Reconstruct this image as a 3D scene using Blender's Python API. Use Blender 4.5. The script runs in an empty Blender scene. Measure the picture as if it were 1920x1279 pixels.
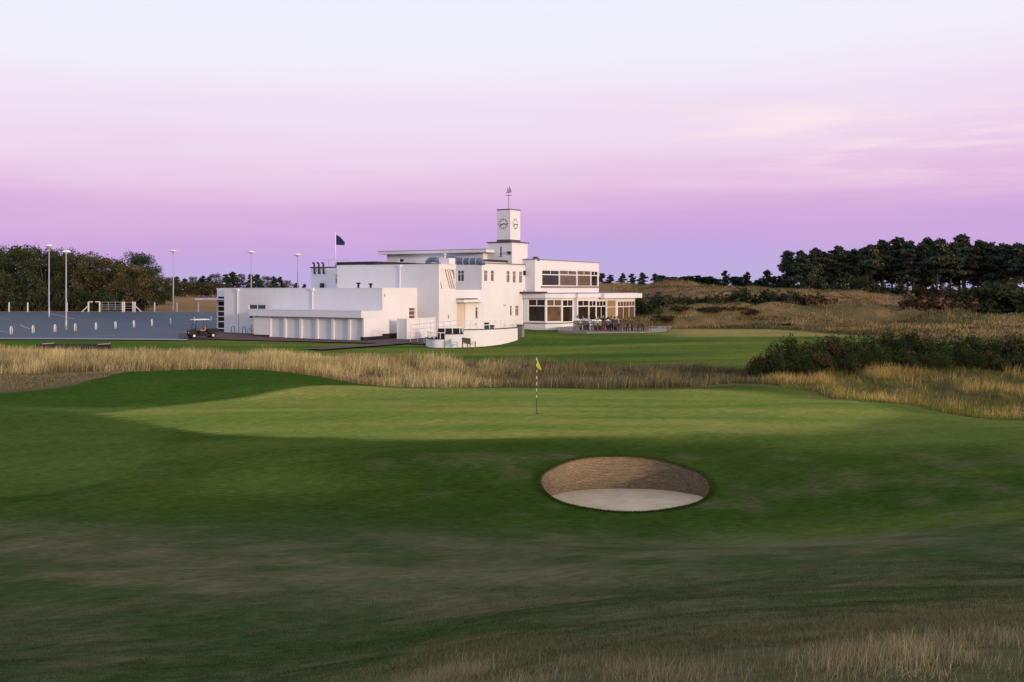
import bpy, bmesh, math, random
import numpy as np
from mathutils import Vector, Matrix
R = math.radians
rng = np.random.default_rng(7)
random.seed(7)
scene = bpy.context.scene
C = scene.collection

# ------------------------------------------------------------------ camera
CZ, HY, F = 5.3, 541.0, 1867.0
cam_d = bpy.data.cameras.new("camera"); cam = bpy.data.objects.new("camera", cam_d); C.objects.link(cam)
cam.location = (0, 0, CZ); cam.rotation_euler = (R(90), 0, 0)
cam_d.sensor_width = 36; cam_d.lens = 36*F/1920; cam_d.shift_y = -(639.5-HY)/1920
cam_d.clip_start = 0.1; cam_d.clip_end = 8000
scene.camera = cam
scene.view_settings.view_transform = 'Standard'; scene.view_settings.look = 'None'
scene.view_settings.exposure = 0.0; scene.view_settings.gamma = 1.0

# ------------------------------------------------------------------ sun
SUN_AZ, SUN_EL = R(-44), R(6.5)          # azimuth measured from +X, behind the camera to the right
sdir = Vector((math.cos(SUN_AZ)*math.cos(SUN_EL), math.sin(SUN_AZ)*math.cos(SUN_EL), math.sin(SUN_EL)))
sun_d = bpy.data.lights.new("sun", 'SUN'); sun = bpy.data.objects.new("sun", sun_d); C.objects.link(sun)
sun.rotation_euler = sdir.to_track_quat('Z', 'Y').to_euler()
sun_d.energy = 2.3; sun_d.angle = R(3.0); sun_d.color = (1.0, 0.74, 0.52)

# ------------------------------------------------------------------ sky (twilight, brighter and warmer toward the sun)
def srgb(r, g, b):
    f = lambda c: (c/255/12.92) if c <= 10 else ((c/255+0.055)/1.055)**2.4
    return (f(r), f(g), f(b), 1)
world = bpy.data.worlds.new("World"); scene.world = world; world.use_nodes = True
nt = world.node_tree; N = nt.nodes; L = nt.links
for n in list(N): N.remove(n)
def nd(t, **k):
    n = N.new(t)
    for a, b in k.items(): setattr(n, a, b)
    return n
def mth(op, a, b=None, clamp=False):
    n = nd('ShaderNodeMath', operation=op, use_clamp=clamp)
    for i, v in enumerate((a, b)):
        if v is None: continue
        if isinstance(v, (int, float)): n.inputs[i].default_value = v
        else: L.new(v, n.inputs[i])
    return n.outputs[0]
tc = nd('ShaderNodeTexCoord'); sp = nd('ShaderNodeSeparateXYZ'); L.new(tc.outputs['Generated'], sp.inputs[0])
X_, Y_, Z_ = sp.outputs
mp = nd('ShaderNodeMapping'); mp.inputs['Scale'].default_value = (1.6, 1.6, 9); L.new(tc.outputs['Generated'], mp.inputs[0])
nz = nd('ShaderNodeTexNoise'); nz.inputs['Scale'].default_value = 1.3; nz.inputs['Detail'].default_value = 5
L.new(mp.outputs[0], nz.inputs[0])
wob = mth('MULTIPLY', mth('SUBTRACT', nz.outputs['Fac'], 0.5), 0.075)
mp3 = nd('ShaderNodeMapping'); mp3.inputs['Scale'].default_value = (1.3, 1.3, 30); L.new(tc.outputs['Generated'], mp3.inputs[0])
nz3 = nd('ShaderNodeTexNoise'); nz3.inputs['Scale'].default_value = 1.1; nz3.inputs['Detail'].default_value = 4; L.new(mp3.outputs[0], nz3.inputs[0])
wob = mth('ADD', wob, mth('MULTIPLY', mth('SUBTRACT', nz3.outputs['Fac'], 0.5), 0.055))
tilt = mth('MULTIPLY', X_, 0.03)
bl = mth('MULTIPLY', mth('SUBTRACT', 1.0, mth('MULTIPLY', mth('ABSOLUTE', mth('SUBTRACT', mth('ADD', Z_, mth('MULTIPLY', wob, 0.6)), 0.088)), 26), True), mth('MULTIPLY', X_, -3.5, True))
zz = mth('SUBTRACT', mth('SUBTRACT', mth('ADD', Z_, wob), tilt), mth('MULTIPLY', bl, 0.014))
rp = nd('ShaderNodeValToRGB'); L.new(zz, rp.inputs[0])
stops = [(0.0, (188,176,222)), (0.017, (192,174,224)), (0.034, (197,170,224)), (0.054, (206,169,223)), (0.075, (217,177,223)), (0.102, (229,194,228)),
         (0.128, (236,208,234)), (0.154, (239,219,240)), (0.19, (241,229,246)), (0.229, (241,238,251)), (0.28, (238,241,254)), (0.45, (212,218,242)), (1.0, (172,184,222))]
cr = rp.color_ramp
cr.elements[0].position, cr.elements[0].color = stops[0][0], srgb(*stops[0][1])
cr.elements[1].position, cr.elements[1].color = stops[-1][0], srgb(*stops[-1][1])
for p, c in stops[1:-1]:
    e = cr.elements.new(p); e.color = srgb(*c)
# thin lit wisps of cirrus
mp2 = nd('ShaderNodeMapping'); mp2.inputs['Scale'].default_value = (2.2, 2.2, 26); mp2.inputs['Rotation'].default_value = (0, R(3), 0)
mp2.inputs['Location'].default_value = (0.6, 0.2, 0.55)
L.new(tc.outputs['Generated'], mp2.inputs[0])
nz2 = nd('ShaderNodeTexNoise'); nz2.inputs['Scale'].default_value = 1.7; nz2.inputs['Detail'].default_value = 7; nz2.inputs['Roughness'].default_value = 0.55
L.new(mp2.outputs[0], nz2.inputs[0])
w1 = mth('MULTIPLY', mth('SUBTRACT', nz2.outputs['Fac'], 0.50), 5.5, True)
bandz = mth('SUBTRACT', 1.0, mth('MULTIPLY', mth('ABSOLUTE', mth('SUBTRACT', Z_, 0.145)), 14), True)
bandx = mth('MULTIPLY', mth('SUBTRACT', X_, 0.05), 4.0, True)
wisp = mth('MULTIPLY', mth('MULTIPLY', mth('MULTIPLY', w1, bandz), bandx), 1.0, True)
mx = nd('ShaderNodeMix', data_type='RGBA'); L.new(wisp, mx.inputs['Factor']); L.new(rp.outputs[0], mx.inputs['A'])
mx.inputs['B'].default_value = srgb(255, 233, 236)
# glow on the sunset side
GA = SUN_AZ+R(8)
ddot = mth('ADD', mth('MULTIPLY', X_, math.cos(GA)), mth('MULTIPLY', Y_, math.sin(GA)))
g1 = mth('POWER', mth('ADD', mth('MULTIPLY', ddot, 0.5), 0.5, True), 8.0)
g2 = mth('POWER', 2.718, mth('MULTIPLY', mth('ABSOLUTE', Z_), -3.2))
glow = mth('MULTIPLY', g1, g2)
gc = nd('ShaderNodeMix', data_type='RGBA', blend_type='MULTIPLY'); gc.inputs['Factor'].default_value = 1
gc.inputs['A'].default_value = (3.6, 2.45, 1.55, 1); cmb = nd('ShaderNodeCombineXYZ')
for i in range(3): L.new(glow, cmb.inputs[i])
L.new(cmb.outputs[0], gc.inputs['B'])
ad = nd('ShaderNodeMix', data_type='RGBA', blend_type='ADD'); ad.inputs['Factor'].default_value = 1
L.new(mx.outputs['Result'], ad.inputs['A']); L.new(gc.outputs['Result'], ad.inputs['B'])
bg = nd('ShaderNodeBackground'); bg.inputs['Strength'].default_value = 1.0; L.new(ad.outputs['Result'], bg.inputs['Color'])
wo = nd('ShaderNodeOutputWorld'); L.new(bg.outputs[0], wo.inputs[0])

# ------------------------------------------------------------------ materials
MATS = {}
def mat(name, col, rough=0.8, noise=0.0, nscale=3.0, stretch=(1,1,1), bump=0.0, bscale=30.0, metal=0.0, spec=0.3, col2=None, attr=None, trans=0.0, attr_noise=None):
    if name in MATS: return MATS[name]
    m = bpy.data.materials.new(name); m.use_nodes = True; t = m.node_tree; n = t.nodes; l = t.links
    b = n['Principled BSDF']; b.inputs['Roughness'].default_value = rough; b.inputs['Metallic'].default_value = metal
    b.inputs['Specular IOR Level'].default_value = spec
    c4 = (*col[:3], 1)
    b.inputs['Base Color'].default_value = c4
    src = None
    if attr:
        a = n.new('ShaderNodeAttribute'); a.attribute_name = attr; src = a.outputs['Color']
    if noise > 0 or col2 is not None:
        tcx = n.new('ShaderNodeTexCoord'); mpx = n.new('ShaderNodeMapping'); mpx.inputs['Scale'].default_value = stretch
        nx = n.new('ShaderNodeTexNoise'); nx.inputs['Scale'].default_value = nscale; nx.inputs['Detail'].default_value = 6; nx.inputs['Roughness'].default_value = 0.6
        l.new(tcx.outputs['Object'], mpx.inputs[0]); l.new(mpx.outputs[0], nx.inputs[0])
        mr = n.new('ShaderNodeMapRange'); mr.inputs['From Min'].default_value = 0.3; mr.inputs['From Max'].default_value = 0.7
        l.new(nx.outputs['Fac'], mr.inputs['Value'])
        if col2 is not None:
            mm = n.new('ShaderNodeMix'); mm.data_type = 'RGBA'; l.new(mr.outputs[0], mm.inputs['Factor'])
            mm.inputs['A'].default_value = c4; mm.inputs['B'].default_value = (*col2[:3], 1); src = mm.outputs['Result']
        else:
            mr.inputs['To Min'].default_value = 1-noise; mr.inputs['To Max'].default_value = 1+noise
            mm = n.new('ShaderNodeMix'); mm.data_type = 'RGBA'; mm.blend_type = 'MULTIPLY'; mm.inputs['Factor'].default_value = 1
            if src is not None: l.new(src, mm.inputs['A'])
            else: mm.inputs['A'].default_value = c4
            l.new(mr.outputs[0], mm.inputs['B']); src = mm.outputs['Result']
    if src is not None: l.new(src, b.inputs['Base Color'])
    if bump > 0:
        tb = n.new('ShaderNodeTexCoord'); nb = n.new('ShaderNodeTexNoise'); nb.inputs['Scale'].default_value = bscale; nb.inputs['Detail'].default_value = 5
        bp = n.new('ShaderNodeBump'); bp.inputs['Strength'].default_value = bump; bp.inputs['Distance'].default_value = 0.05
        l.new(tb.outputs['Object'], nb.inputs[0]); l.new(nb.outputs['Fac'], bp.inputs['Height']); l.new(bp.outputs[0], b.inputs['Normal'])
    if trans > 0:
        tr = n.new('ShaderNodeBsdfTranslucent'); ms = n.new('ShaderNodeMixShader'); ms.inputs[0].default_value = trans
        if src is not None: l.new(src, tr.inputs['Color'])
        else: tr.inputs['Color'].default_value = c4
        l.new(b.outputs[0], ms.inputs[1]); l.new(tr.outputs[0], ms.inputs[2]); l.new(ms.outputs[0], n['Material Output'].inputs[0])
    MATS[name] = m
    return m
M_WHITE = mat('white_render', (0.70, 0.705, 0.73), 0.85, noise=0.03, nscale=0.7, stretch=(1.2,1.2,0.5), bump=0.06, bscale=20)
M_TRIM = mat('white_paint', (0.78, 0.775, 0.775), 0.5)
M_DOOR = mat('garage_door_paint', (0.67, 0.69, 0.73), 0.5, noise=0.03)
M_FELT = mat('roof_felt', (0.035, 0.035, 0.045), 0.9, noise=0.3)
M_DARK = mat('black_metal', (0.02, 0.02, 0.022), 0.6)
M_PLINTH = mat('dark_brick_plinth', (0.03, 0.022, 0.022), 0.9, noise=0.4, nscale=8)
M_GLASS = mat('window_glass', (0.010, 0.008, 0.006), 0.06, spec=0.22, col2=(0.035, 0.024, 0.014), nscale=0.5)
M_CURT = mat('curtained_glass', (0.085, 0.055, 0.03), 0.12, spec=0.35, col2=(0.17, 0.11, 0.065), nscale=1.2)
M_GREYG = mat('bluish_glass', (0.05, 0.09, 0.10), 0.08, spec=0.5)
M_DUCT = mat('duct_metal', (0.13, 0.17, 0.24), 0.45, metal=0.3, noise=0.15)
M_BLUE = mat('pale_blue_panel', (0.62, 0.70, 0.80), 0.6)
M_WOOD = mat('weathered_teak', (0.16, 0.125, 0.095), 0.8, noise=0.25, nscale=6)
M_WOODR = mat('red_brown_wood', (.085,.048,.032), 0.7, noise=0.25, nscale=6)
M_STEEL = mat('galvanised_steel', (0.45, 0.45, 0.47), 0.45, metal=0.4)
M_PAVE = mat('paving', (0.33, 0.27, 0.24), 0.9, noise=0.15, nscale=4)
M_BRICKP = mat('brick_paving', (0.10, 0.058, 0.05), 0.9, noise=0.2, nscale=3, bump=0.1)

# ------------------------------------------------------------------ object helpers
def tag(o, label=None, cat=None, group=None, kind=None):
    if label: o['label'] = label
    if cat: o['category'] = cat
    if group: o['group'] = group
    if kind: o['kind'] = kind
    return o
def empty(name, loc, rz=0, label=None, cat=None, group=None):
    o = bpy.data.objects.new(name, None); C.objects.link(o); o.location = loc; o.rotation_euler = (0, 0, rz)
    o.empty_display_size = 0.1
    return tag(o, label, cat, group)
class MB:
    def __init__(s): s.v = []; s.f = []; s.m = []
    def add(s, vs, fs, mi=0):
        b = len(s.v); s.v += [tuple(p) for p in vs]; s.f += [tuple(b+i for i in f) for f in fs]; s.m += [mi]*len(fs); return s
    def box(s, x0, x1, y0, y1, z0, z1, mi=0):
        v = [(x0,y0,z0),(x1,y0,z0),(x1,y1,z0),(x0,y1,z0),(x0,y0,z1),(x1,y0,z1),(x1,y1,z1),(x0,y1,z1)]
        return s.add(v, [(0,3,2,1),(4,5,6,7),(0,1,5,4),(1,2,6,5),(2,3,7,6),(3,0,4,7)], mi)
    def rbox(s, c, size, M=None, mi=0):
        hx, hy, hz = size[0]/2, size[1]/2, size[2]/2
        v = [Vector((a*hx, b*hy, d*hz)) for d in (-1,1) for a, b in ((-1,-1),(1,-1),(1,1),(-1,1))]
        if M: v = [M @ p for p in v]
        v = [p+Vector(c) for p in v]
        return s.add(v, [(0,3,2,1),(4,5,6,7),(0,1,5,4),(1,2,6,5),(2,3,7,6),(3,0,4,7)], mi)
    def bar(s, a, b, w, h=None, mi=0):
        a, b = Vector(a), Vector(b); h = h or w; d = b-a
        q = d.to_track_quat('X', 'Z').to_matrix()
        return s.rbox((a+b)/2, (d.length, w, h), q, mi)
    def tube(s, pts, rad, n=8, mi=0, cap=True):
        pts = [Vector(p) for p in pts]; rs = rad if isinstance(rad, (list, tuple)) else [rad]*len(pts)
        vs = []; fs = []
        ref = None
        for i, p in enumerate(pts):
            d = (pts[min(i+1, len(pts)-1)]-pts[max(i-1, 0)]).normalized()
            if ref is None:
                ref = Vector((1,0,0)) if abs(d.x) < 0.8 else Vector((0,1,0))
            a = (ref-d*ref.dot(d)).normalized(); ref = a; b = d.cross(a)
            for k in range(n):
                t = 2*math.pi*k/n; vs.append(p+(a*math.cos(t)+b*math.sin(t))*rs[i])
        for i in range(len(pts)-1):
            for k in range(n):
                k2 = (k+1) % n; fs.append((i*n+k, i*n+k2, (i+1)*n+k2, (i+1)*n+k))
        if cap:
            fs.append(tuple(range(n-1, -1, -1))); fs.append(tuple((len(pts)-1)*n+k for k in range(n)))
        return s.add(vs, fs, mi)
    def lathe(s, prof, n=20, c=(0,0,0), mi=0):
        vs = []; fs = []
        for r, z in prof:
            for k in range(n):
                t = 2*math.pi*k/n; vs.append((c[0]+r*math.cos(t), c[1]+r*math.sin(t), c[2]+z))
        for i in range(len(prof)-1):
            for k in range(n):
                k2 = (k+1) % n; fs.append((i*n+k, i*n+k2, (i+1)*n+k2, (i+1)*n+k))
        return s.add(vs, fs, mi)
    def build(s, name, mats, parent=None, smooth=False, loc=(0,0,0)):
        me = bpy.data.meshes.new(name); me.from_pydata(s.v, [], s.f)
        for m in (mats if isinstance(mats, (list, tuple)) else [mats]): me.materials.append(m)
        if any(s.m): me.polygons.foreach_set('material_index', s.m)
        if smooth: me.polygons.foreach_set('use_smooth', [True]*len(s.f))
        me.update()
        o = bpy.data.objects.new(name, me); C.objects.link(o); o.location = loc
        if parent: o.parent = parent
        return o
CH = {}
def copy_tree(o, parent=None):
    c = o.copy(); C.objects.link(c); c.parent = parent
    for ch in o.children: copy_tree(ch, c)
    return c
def np_mesh(name, V, faces_flat, sizes, cols, m, parent=None, smooth=False):
    """V (n,3); faces_flat loop indices; sizes per polygon; cols (n,3) point colours"""
    me = bpy.data.meshes.new(name)
    me.vertices.add(len(V)); me.vertices.foreach_set('co', np.ascontiguousarray(V, dtype=np.float32).ravel())
    me.loops.add(len(faces_flat)); me.loops.foreach_set('vertex_index', faces_flat.astype(np.int32))
    me.polygons.add(len(sizes)); st = np.concatenate([[0], np.cumsum(sizes)[:-1]]).astype(np.int32)
    me.polygons.foreach_set('loop_start', st); me.polygons.foreach_set('loop_total', sizes.astype(np.int32))
    if smooth: me.polygons.foreach_set('use_smooth', np.ones(len(sizes), dtype=bool))
    me.update(calc_edges=True)
    if cols is not None:
        a = me.attributes.new('col', 'FLOAT_COLOR', 'POINT')
        c4 = np.ones((len(V), 4), dtype=np.float32); c4[:, :3] = cols; a.data.foreach_set('color', c4.ravel())
    me.materials.append(m)
    o = bpy.data.objects.new(name, me); C.objects.link(o)
    if parent: o.parent = parent
    return o
def noise2(x, y, seed=0, octs=4, lac=2.0, gain=0.5):
    """value noise, vectorised"""
    x = np.asarray(x, float); y = np.asarray(y, float); out = 0; amp = 1; tot = 0
    for o in range(octs):
        xi = np.floor(x).astype(np.int64); yi = np.floor(y).astype(np.int64); fx = x-xi; fy = y-yi
        fx = fx*fx*(3-2*fx); fy = fy*fy*(3-2*fy)
        def h(a, b):
            n = (a*374761393+b*668265263+(seed+o*31)*1442695041) & 0xFFFFFFFF
            n = ((n ^ (n >> 13))*1274126177) & 0xFFFFFFFF
            return ((n ^ (n >> 16)) & 0xFFFF)/65535.0
        v = (h(xi,yi)*(1-fx)+h(xi+1,yi)*fx)*(1-fy)+(h(xi,yi+1)*(1-fx)+h(xi+1,yi+1)*fx)*fy
        out = out+v*amp; tot += amp; amp *= gain; x = x*lac; y = y*lac
    return out/tot
def sst(a, b, x):
    t = np.clip((np.asarray(x, float)-a)/(b-a), 0, 1); return t*t*(3-2*t)

# ------------------------------------------------------------------ terrain
BX, BY, BA, BB = (1171-960)/F*29.0, 29.0, 2.48, 2.22        # sand pit ellipse
COLS = np.array([-500,0,240,480,720,960,1200,1440,1680,1920,2400], float)
TAB = [
(-400,[3]*11),(-90,[4.5]*11),(-50,[5.2]*11),(-32,[5.5]*11),(-22,[5.3]*11),
(-10,[4.6,4.7,4.7,4.8,4.9,5.0,5.0,5.0,5.0,5.0,5.0]),
(0,[3.0,3.2,3.3,3.4,3.6,3.7,3.8,3.85,3.9,3.9,3.9]),
(4,[2.6,2.9,3.0,3.1,3.4,3.55,3.68,3.75,3.8,3.8,3.8]),
(6,[2.0,2.3,2.4,2.5,2.75,3.0,3.2,3.3,3.4,3.4,3.4]),
(10,[1.0,1.3,1.4,1.5,1.7,1.95,2.1,2.2,2.3,2.35,2.4]),
(15,[0,.2,.3,.4,.5,.65,.8,.9,1.0,1.1,1.2]),
(20,[-.5,-.35,-.3,-.25,-.2,-.15,-.05,0,.1,.25,.5]),
(25,[-.7,-.6,-.6,-.65,-.7,-.76,-.90,-.75,-.5,-.2,.2]),
(28,[-.7,-.6,-.55,-.5,-.5,-.53,-.62,-.53,-.3,.0,.3]),
(31,[-.6,-.5,-.35,-.15,-.05,0,-.03,0,-.0,.1,.4]),
(34,[-.4,-.25,-.05,.08,.13,.13,.13,.15,.15,.2,.4]),
(40,[0,.02,.12,.2,.22,.22,.22,.2,.15,-.05,.0]),
(45,[.1,.12,.14,.26,.25,.22,.2,.15,.04,-.8,-.8]),
(50,[.2,.26,.8,.8,.35,.2,.15,.1,-.65,-1.1,-1.1]),
(54,[.25,.28,.78,.85,.0,-.1,-.1,.05,-.6,-.8,-1.0]),
(58,[.3,.3,.5,.4,-.4,-.55,-.55,-.3,-.12,-.38,-.5]),
(64,[.3,.3,.3,.1,-.3,-.4,-.4,-.2,.2,-.1,-.1]),
(72,[.25,.25,.2,.0,-.1,-.15,-.15,0,.2,.1,.1]),
(80,[.2,.2,.15,.0,-.05,0,.2,.3,.4,.4,.4]),
(90,[.2,.2,.1,0,0,.05,.45,.65,.7,.8,.8]),
(100,[.2,.2,.15,.0,-.02,.15,.6,.75,.85,1.0,1.0]),
(110,[.35,.35,.3,.1,0,.2,.55,.8,.9,1.0,1.0]),
(120,[.55,.55,.5,.3,.1,.2,.5,1.2,1.1,1.1,1.2]),
(135,[1.05,1.05,1.0,.8,.3,.3,1.1,1.9,1.5,1.2,1.2]),
(152,[1.7,1.7,1.7,1.6,1,1,1.6,1.7,1.9,1.3,1.3]),
(175,[1.9,1.9,2.0,2.1,1.5,2.5,4.0,4.4,2.4,1.6,1.5]),
(195,[2,2,2.3,2.5,2,6,5.9,4.1,2.8,2.2,2]),
(230,[2.2,2.2,2.8,3.0,2,4,4.2,3.4,2.8,2.4,2]),
(300,[2.5,2.5,3.6,3.9,3,3,4,3.5,3,2.6,2]),
(500,[2.8]*11),(1200,[2]*11),(4000,[0]*11)]
TD = np.array([r[0] for r in TAB], float); TV = np.array([r[1] for r in TAB], float)
def pchip_slopes(x, y):
    h = np.diff(x)[:, None]; d = np.diff(y, axis=0)/h; m = np.zeros_like(y)
    w1 = 2*h[1:]+h[:-1]; w2 = h[1:]+2*h[:-1]
    ok = (d[:-1]*d[1:]) > 0
    with np.errstate(divide='ignore', invalid='ignore'):
        mm = (w1+w2)/(w1/d[:-1]+w2/d[1:])
    m[1:-1] = np.where(ok, mm, 0); m[0] = d[0]; m[-1] = d[-1]
    return m
TM = pchip_slopes(TD, TV)
def herm(t, h, y0, y1, m0, m1):
    t2 = t*t; t3 = t2*t
    return (2*t3-3*t2+1)*y0+(t3-2*t2+t)*h*m0+(-2*t3+3*t2)*y1+(t3-t2)*h*m1
def TZ(x, y):
    x = np.atleast_1d(np.asarray(x, float)); y = np.atleast_1d(np.asarray(y, float))
    x, y = np.broadcast_arrays(x, y); shp = x.shape; x = x.ravel(); y = y.ravel()
    d = np.clip(y, TD[0], TD[-1]-1e-3); i = np.clip(np.searchsorted(TD, d, side='right')-1, 0, len(TD)-2)
    h = (TD[i+1]-TD[i]); t = (d-TD[i])/h
    V = herm(t[:, None], h[:, None], TV[i], TV[i+1], TM[i], TM[i+1])
    px = np.clip(960+F*x/np.maximum(y, 12), COLS[0], COLS[-1]-1e-3)
    S = np.empty_like(V); dc = np.diff(V, axis=1)/np.diff(COLS)
    S[:, 1:-1] = (dc[:, :-1]+dc[:, 1:])/2; S[:, 0] = dc[:, 0]; S[:, -1] = dc[:, -1]
    j = np.clip(np.searchsorted(COLS, px, side='right')-1, 0, len(COLS)-2); r = np.arange(len(px))
    hh = COLS[j+1]-COLS[j]; tt = (px-COLS[j])/hh
    z = herm(tt, hh, V[r, j], V[r, j+1], S[r, j], S[r, j+1])
    # local features
    z += 0.5*np.exp(-(((x-2.5)/4.0)**2+((y-97)/5.0)**2))
    dune = sst(112, 128, y)*sst(1190, 1260, 960+F*x/np.maximum(y, 12))*(1-sst(300, 500, y))
    rdg = 1-np.abs(noise2(x/22+7, y/13, 6, 3)-0.5)*4
    z += dune*((noise2(x/16, y/12, 3, 4)-0.5)*2.0+(rdg-.45)*1.9*sst(118,128,y)+(noise2(x/4, y/5, 4, 2)-0.5)*1.0)
    mid = sst(112, 125, y)*(1-sst(300, 500, y))*(1-dune)*sst(900, 1000, 960+F*x/np.maximum(y, 12))
    z += mid*(noise2(x/10, y/9, 5, 3)-0.5)*0.8
    rr = sst(1480, 1560, px)*sst(44, 50, y)*(1-sst(66, 72, y))
    z += rr*(noise2(x/2.4, y/2.2, 8, 3)-0.5)*0.8
    nr = (1-sst(10, 20, y))*sst(-30, -5, y)
    z += nr*(noise2(x/1.6+9, y/1.6, 11, 3)-0.5)*0.14
    z += (noise2(x/6, y/4, 21, 3)-0.5)*0.26*(1-sst(60, 80, y))*sst(5, 15, y)
    # even slope round the sand pit
    er = np.hypot((x-BX)/BA, (y-BY)/BB); wb = 1-sst(1.1, 2.1, er)
    z = z*(1-wb)+wb*np.interp(y, [24.5,26.78,27.43,29,30.57,31.22,33.5], [-.86,-.71,-.633,-.40,-.105,.03,.16])
    # unseen dune added behind camera to shade the foreground, lower at its right
    z += (4.6-3.0*sst(60, 76, x))*np.exp(-((y+33)/9.0)**2)*(1-sst(150, 260, np.abs(x)))
    return z.reshape(shp)
def tz(x, y): return float(TZ(x, y)[0])
def at(px, d, dz=0.0):
    x = (px-960)/F*d; return Vector((x, d, tz(x, d)+dz))
def zat(py, d): return CZ-(py-HY)/F*d

def axis(parts):
    out = []
    for a, b, s in parts:
        n = max(1, int(round((b-a)/s))); out += list(np.linspace(a, b, n, endpoint=False))
    out.append(parts[-1][1]); return np.array(out)
ys = axis([(-400,-60,40),(-60,-24,4),(-24,2,1.5),(2,20,.25),(20,26,.3),(26,32,.3),(32,60,.35),(60,80,.7),(80,125,1.0),(125,240,1.6),(240,400,8),(400,1000,60),(1000,4000,500)])
xs = axis([(-3000,-500,250),(-500,-160,20),(-160,-70,3),(-70,-30,1.5),(-30,-14,.7),(-14,14,.35),(14,30,.7),(30,70,1.5),(70,160,2.5),(160,500,20),(500,3000,250)])
xg, yg = np.meshgrid(xs, ys)
zg = TZ(xg, yg)

def ground_albedo(x, y):
    x = np.asarray(x, float); y = np.asarray(y, float)
    px = 960+F*x/np.maximum(y, 4)
    n1 = noise2(x/5, y/3.6, 40, 5, 2.0, .6); n2_ = noise2(x/1.1, y/0.8, 41, 4); n3 = noise2(x/14, y/8, 42, 3); n4 = noise2(x/0.35, y/0.25, 43, 3)
    def C3(c): return np.array(c, float)
    def mixc(A, B, w): return A*(1-w[..., None])+B*w[..., None]
    # fairway in front of the camera: worn green with straw coloured patches
    base = mixc(np.broadcast_to(C3((.056,.079,.027)), x.shape+(3,)), C3((.138,.118,.062)), np.clip((n1*.55+n2_*.45-.42)*3.8, 0, 1))
    base = mixc(base, C3((.165,.145,.08)), sst(.50,.74,noise2(x/6+3,y/4,47,4))*.4*sst(12,17,y))
    base = mixc(base, C3((.036,.078,.016)), sst(.60,.75,n3)*.5)
    # strip where mown grass turns to dry rough under the tall grass at the camera's feet
    edge = np.interp(px, [200,500,760,1000,1400,1920,2400], [4.8,5.3,6.6,7.0,7.4,8.6,10])
    rough = 1-sst(edge-.6, edge+.8, y+(n2_-.5)*1.2)
    base = mixc(base, mixc(np.broadcast_to(C3((.125,.112,.055)), x.shape+(3,)), C3((.070,.078,.032)), n2_), rough)
    # lush bank in front of the putting surface
    f_e = np.interp(px, [-200,0,190,300,480,700,960,1400,1560,1700,2000], [46,44,41,37.6,35.2,33.8,34,35,36.5,40.5,42])
    b_e = np.interp(px, [-200,0,190,300,480,600,700,1300,1450,1600,1700,2000], [44,43,41.2,43.5,46.5,49,51,51,49,46,41,40])
    lush = mixc(np.broadcast_to(C3((.038,.070,.011)), x.shape+(3,)), C3((.080,.112,.020)), np.clip((noise2(x/7+4, y/2.4, 49, 3)*.75+n1*.25-.36)*3.2, 0, 1))  # broad light and dark patches paint in the shading of the bank's relief
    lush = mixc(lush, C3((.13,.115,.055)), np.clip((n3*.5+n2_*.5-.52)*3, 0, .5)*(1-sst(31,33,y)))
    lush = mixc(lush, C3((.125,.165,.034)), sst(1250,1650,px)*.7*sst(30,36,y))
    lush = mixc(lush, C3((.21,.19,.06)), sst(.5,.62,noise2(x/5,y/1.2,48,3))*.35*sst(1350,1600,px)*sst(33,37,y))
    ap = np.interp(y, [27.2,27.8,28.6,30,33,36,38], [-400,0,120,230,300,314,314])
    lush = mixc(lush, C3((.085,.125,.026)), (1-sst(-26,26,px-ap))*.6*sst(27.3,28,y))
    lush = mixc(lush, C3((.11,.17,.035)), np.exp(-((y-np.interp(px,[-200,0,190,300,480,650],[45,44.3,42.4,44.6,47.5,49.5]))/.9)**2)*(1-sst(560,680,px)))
    lush = mixc(lush, C3((.040,.085,.012)), sst(42,45,y)*(1-sst(650,800,px))*.8)  # left mound: longer darker grass, with its shading painted into the colour
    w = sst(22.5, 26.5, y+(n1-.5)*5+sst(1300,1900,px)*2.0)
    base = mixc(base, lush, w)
    green = mixc(np.broadcast_to(C3((.160,.220,.040)), x.shape+(3,)), C3((.270,.270,.060)), np.clip((noise2(x/12, y/1.3, 50, 4)-.32)*2.4, 0, 1))
    green = mixc(green, C3((.125,.195,.036)), np.clip(noise2(x/7+9, y/2.0, 51, 3)*3-1.5, 0, .7))
    sw_ = .3+1.6*sst(900,1500,px)
    ing = sst(-sw_, sw_, y-f_e)*sst(-sw_, sw_, b_e-y)
    base = mixc(base, green, ing)
    # crisp paler collar round the putting surface on its left
    # ground behind the green
    tall = mixc(np.broadcast_to(C3((.10,.075,.04)), x.shape+(3,)), C3((.19,.14,.07)), n2_)
    t0 = np.interp(px, [-200,150,240,560,700,1300,1450,1550,1700,2000], [47.5,49,55,56,52.5,52.5,53.5,50,45.5,41])
    base = mixc(base, tall, sst(-.4, .6, y-t0))
    # lawn by the clubhouse
    lawn = mixc(np.broadcast_to(C3((.068,.118,.022)), x.shape+(3,)), C3((.18,.20,.038)), np.clip((noise2(x/22, y/3, 61, 3)-.35)*2.2, 0, 1))
    lawn = mixc(lawn, C3((.32,.25,.08)), sst(1180,1320,px+ (n1-.5)*120)*sst(92,102,y+(noise2(x/14,y/3,66,3)-.5)*16))
    l0 = np.interp(px, [-200,0,300,700,960,1300,1440,1560], [87,87,84,79,72,70,66,64])
    lawnw = sst(-.8, .8, y-l0+(n2_-.5)*2)*(1-sst(1500,1600,px)*(1-sst(72,76,y)))
    base = mixc(base, lawn, lawnw)
    # dunes right of the building
    dn = mixc(np.broadcast_to(C3((.22,.15,.065)), x.shape+(3,)), C3((.07,.070,.028)), np.clip((noise2(x/9, y/9, 70, 4)-.40)*3.4, 0, 1))
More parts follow.
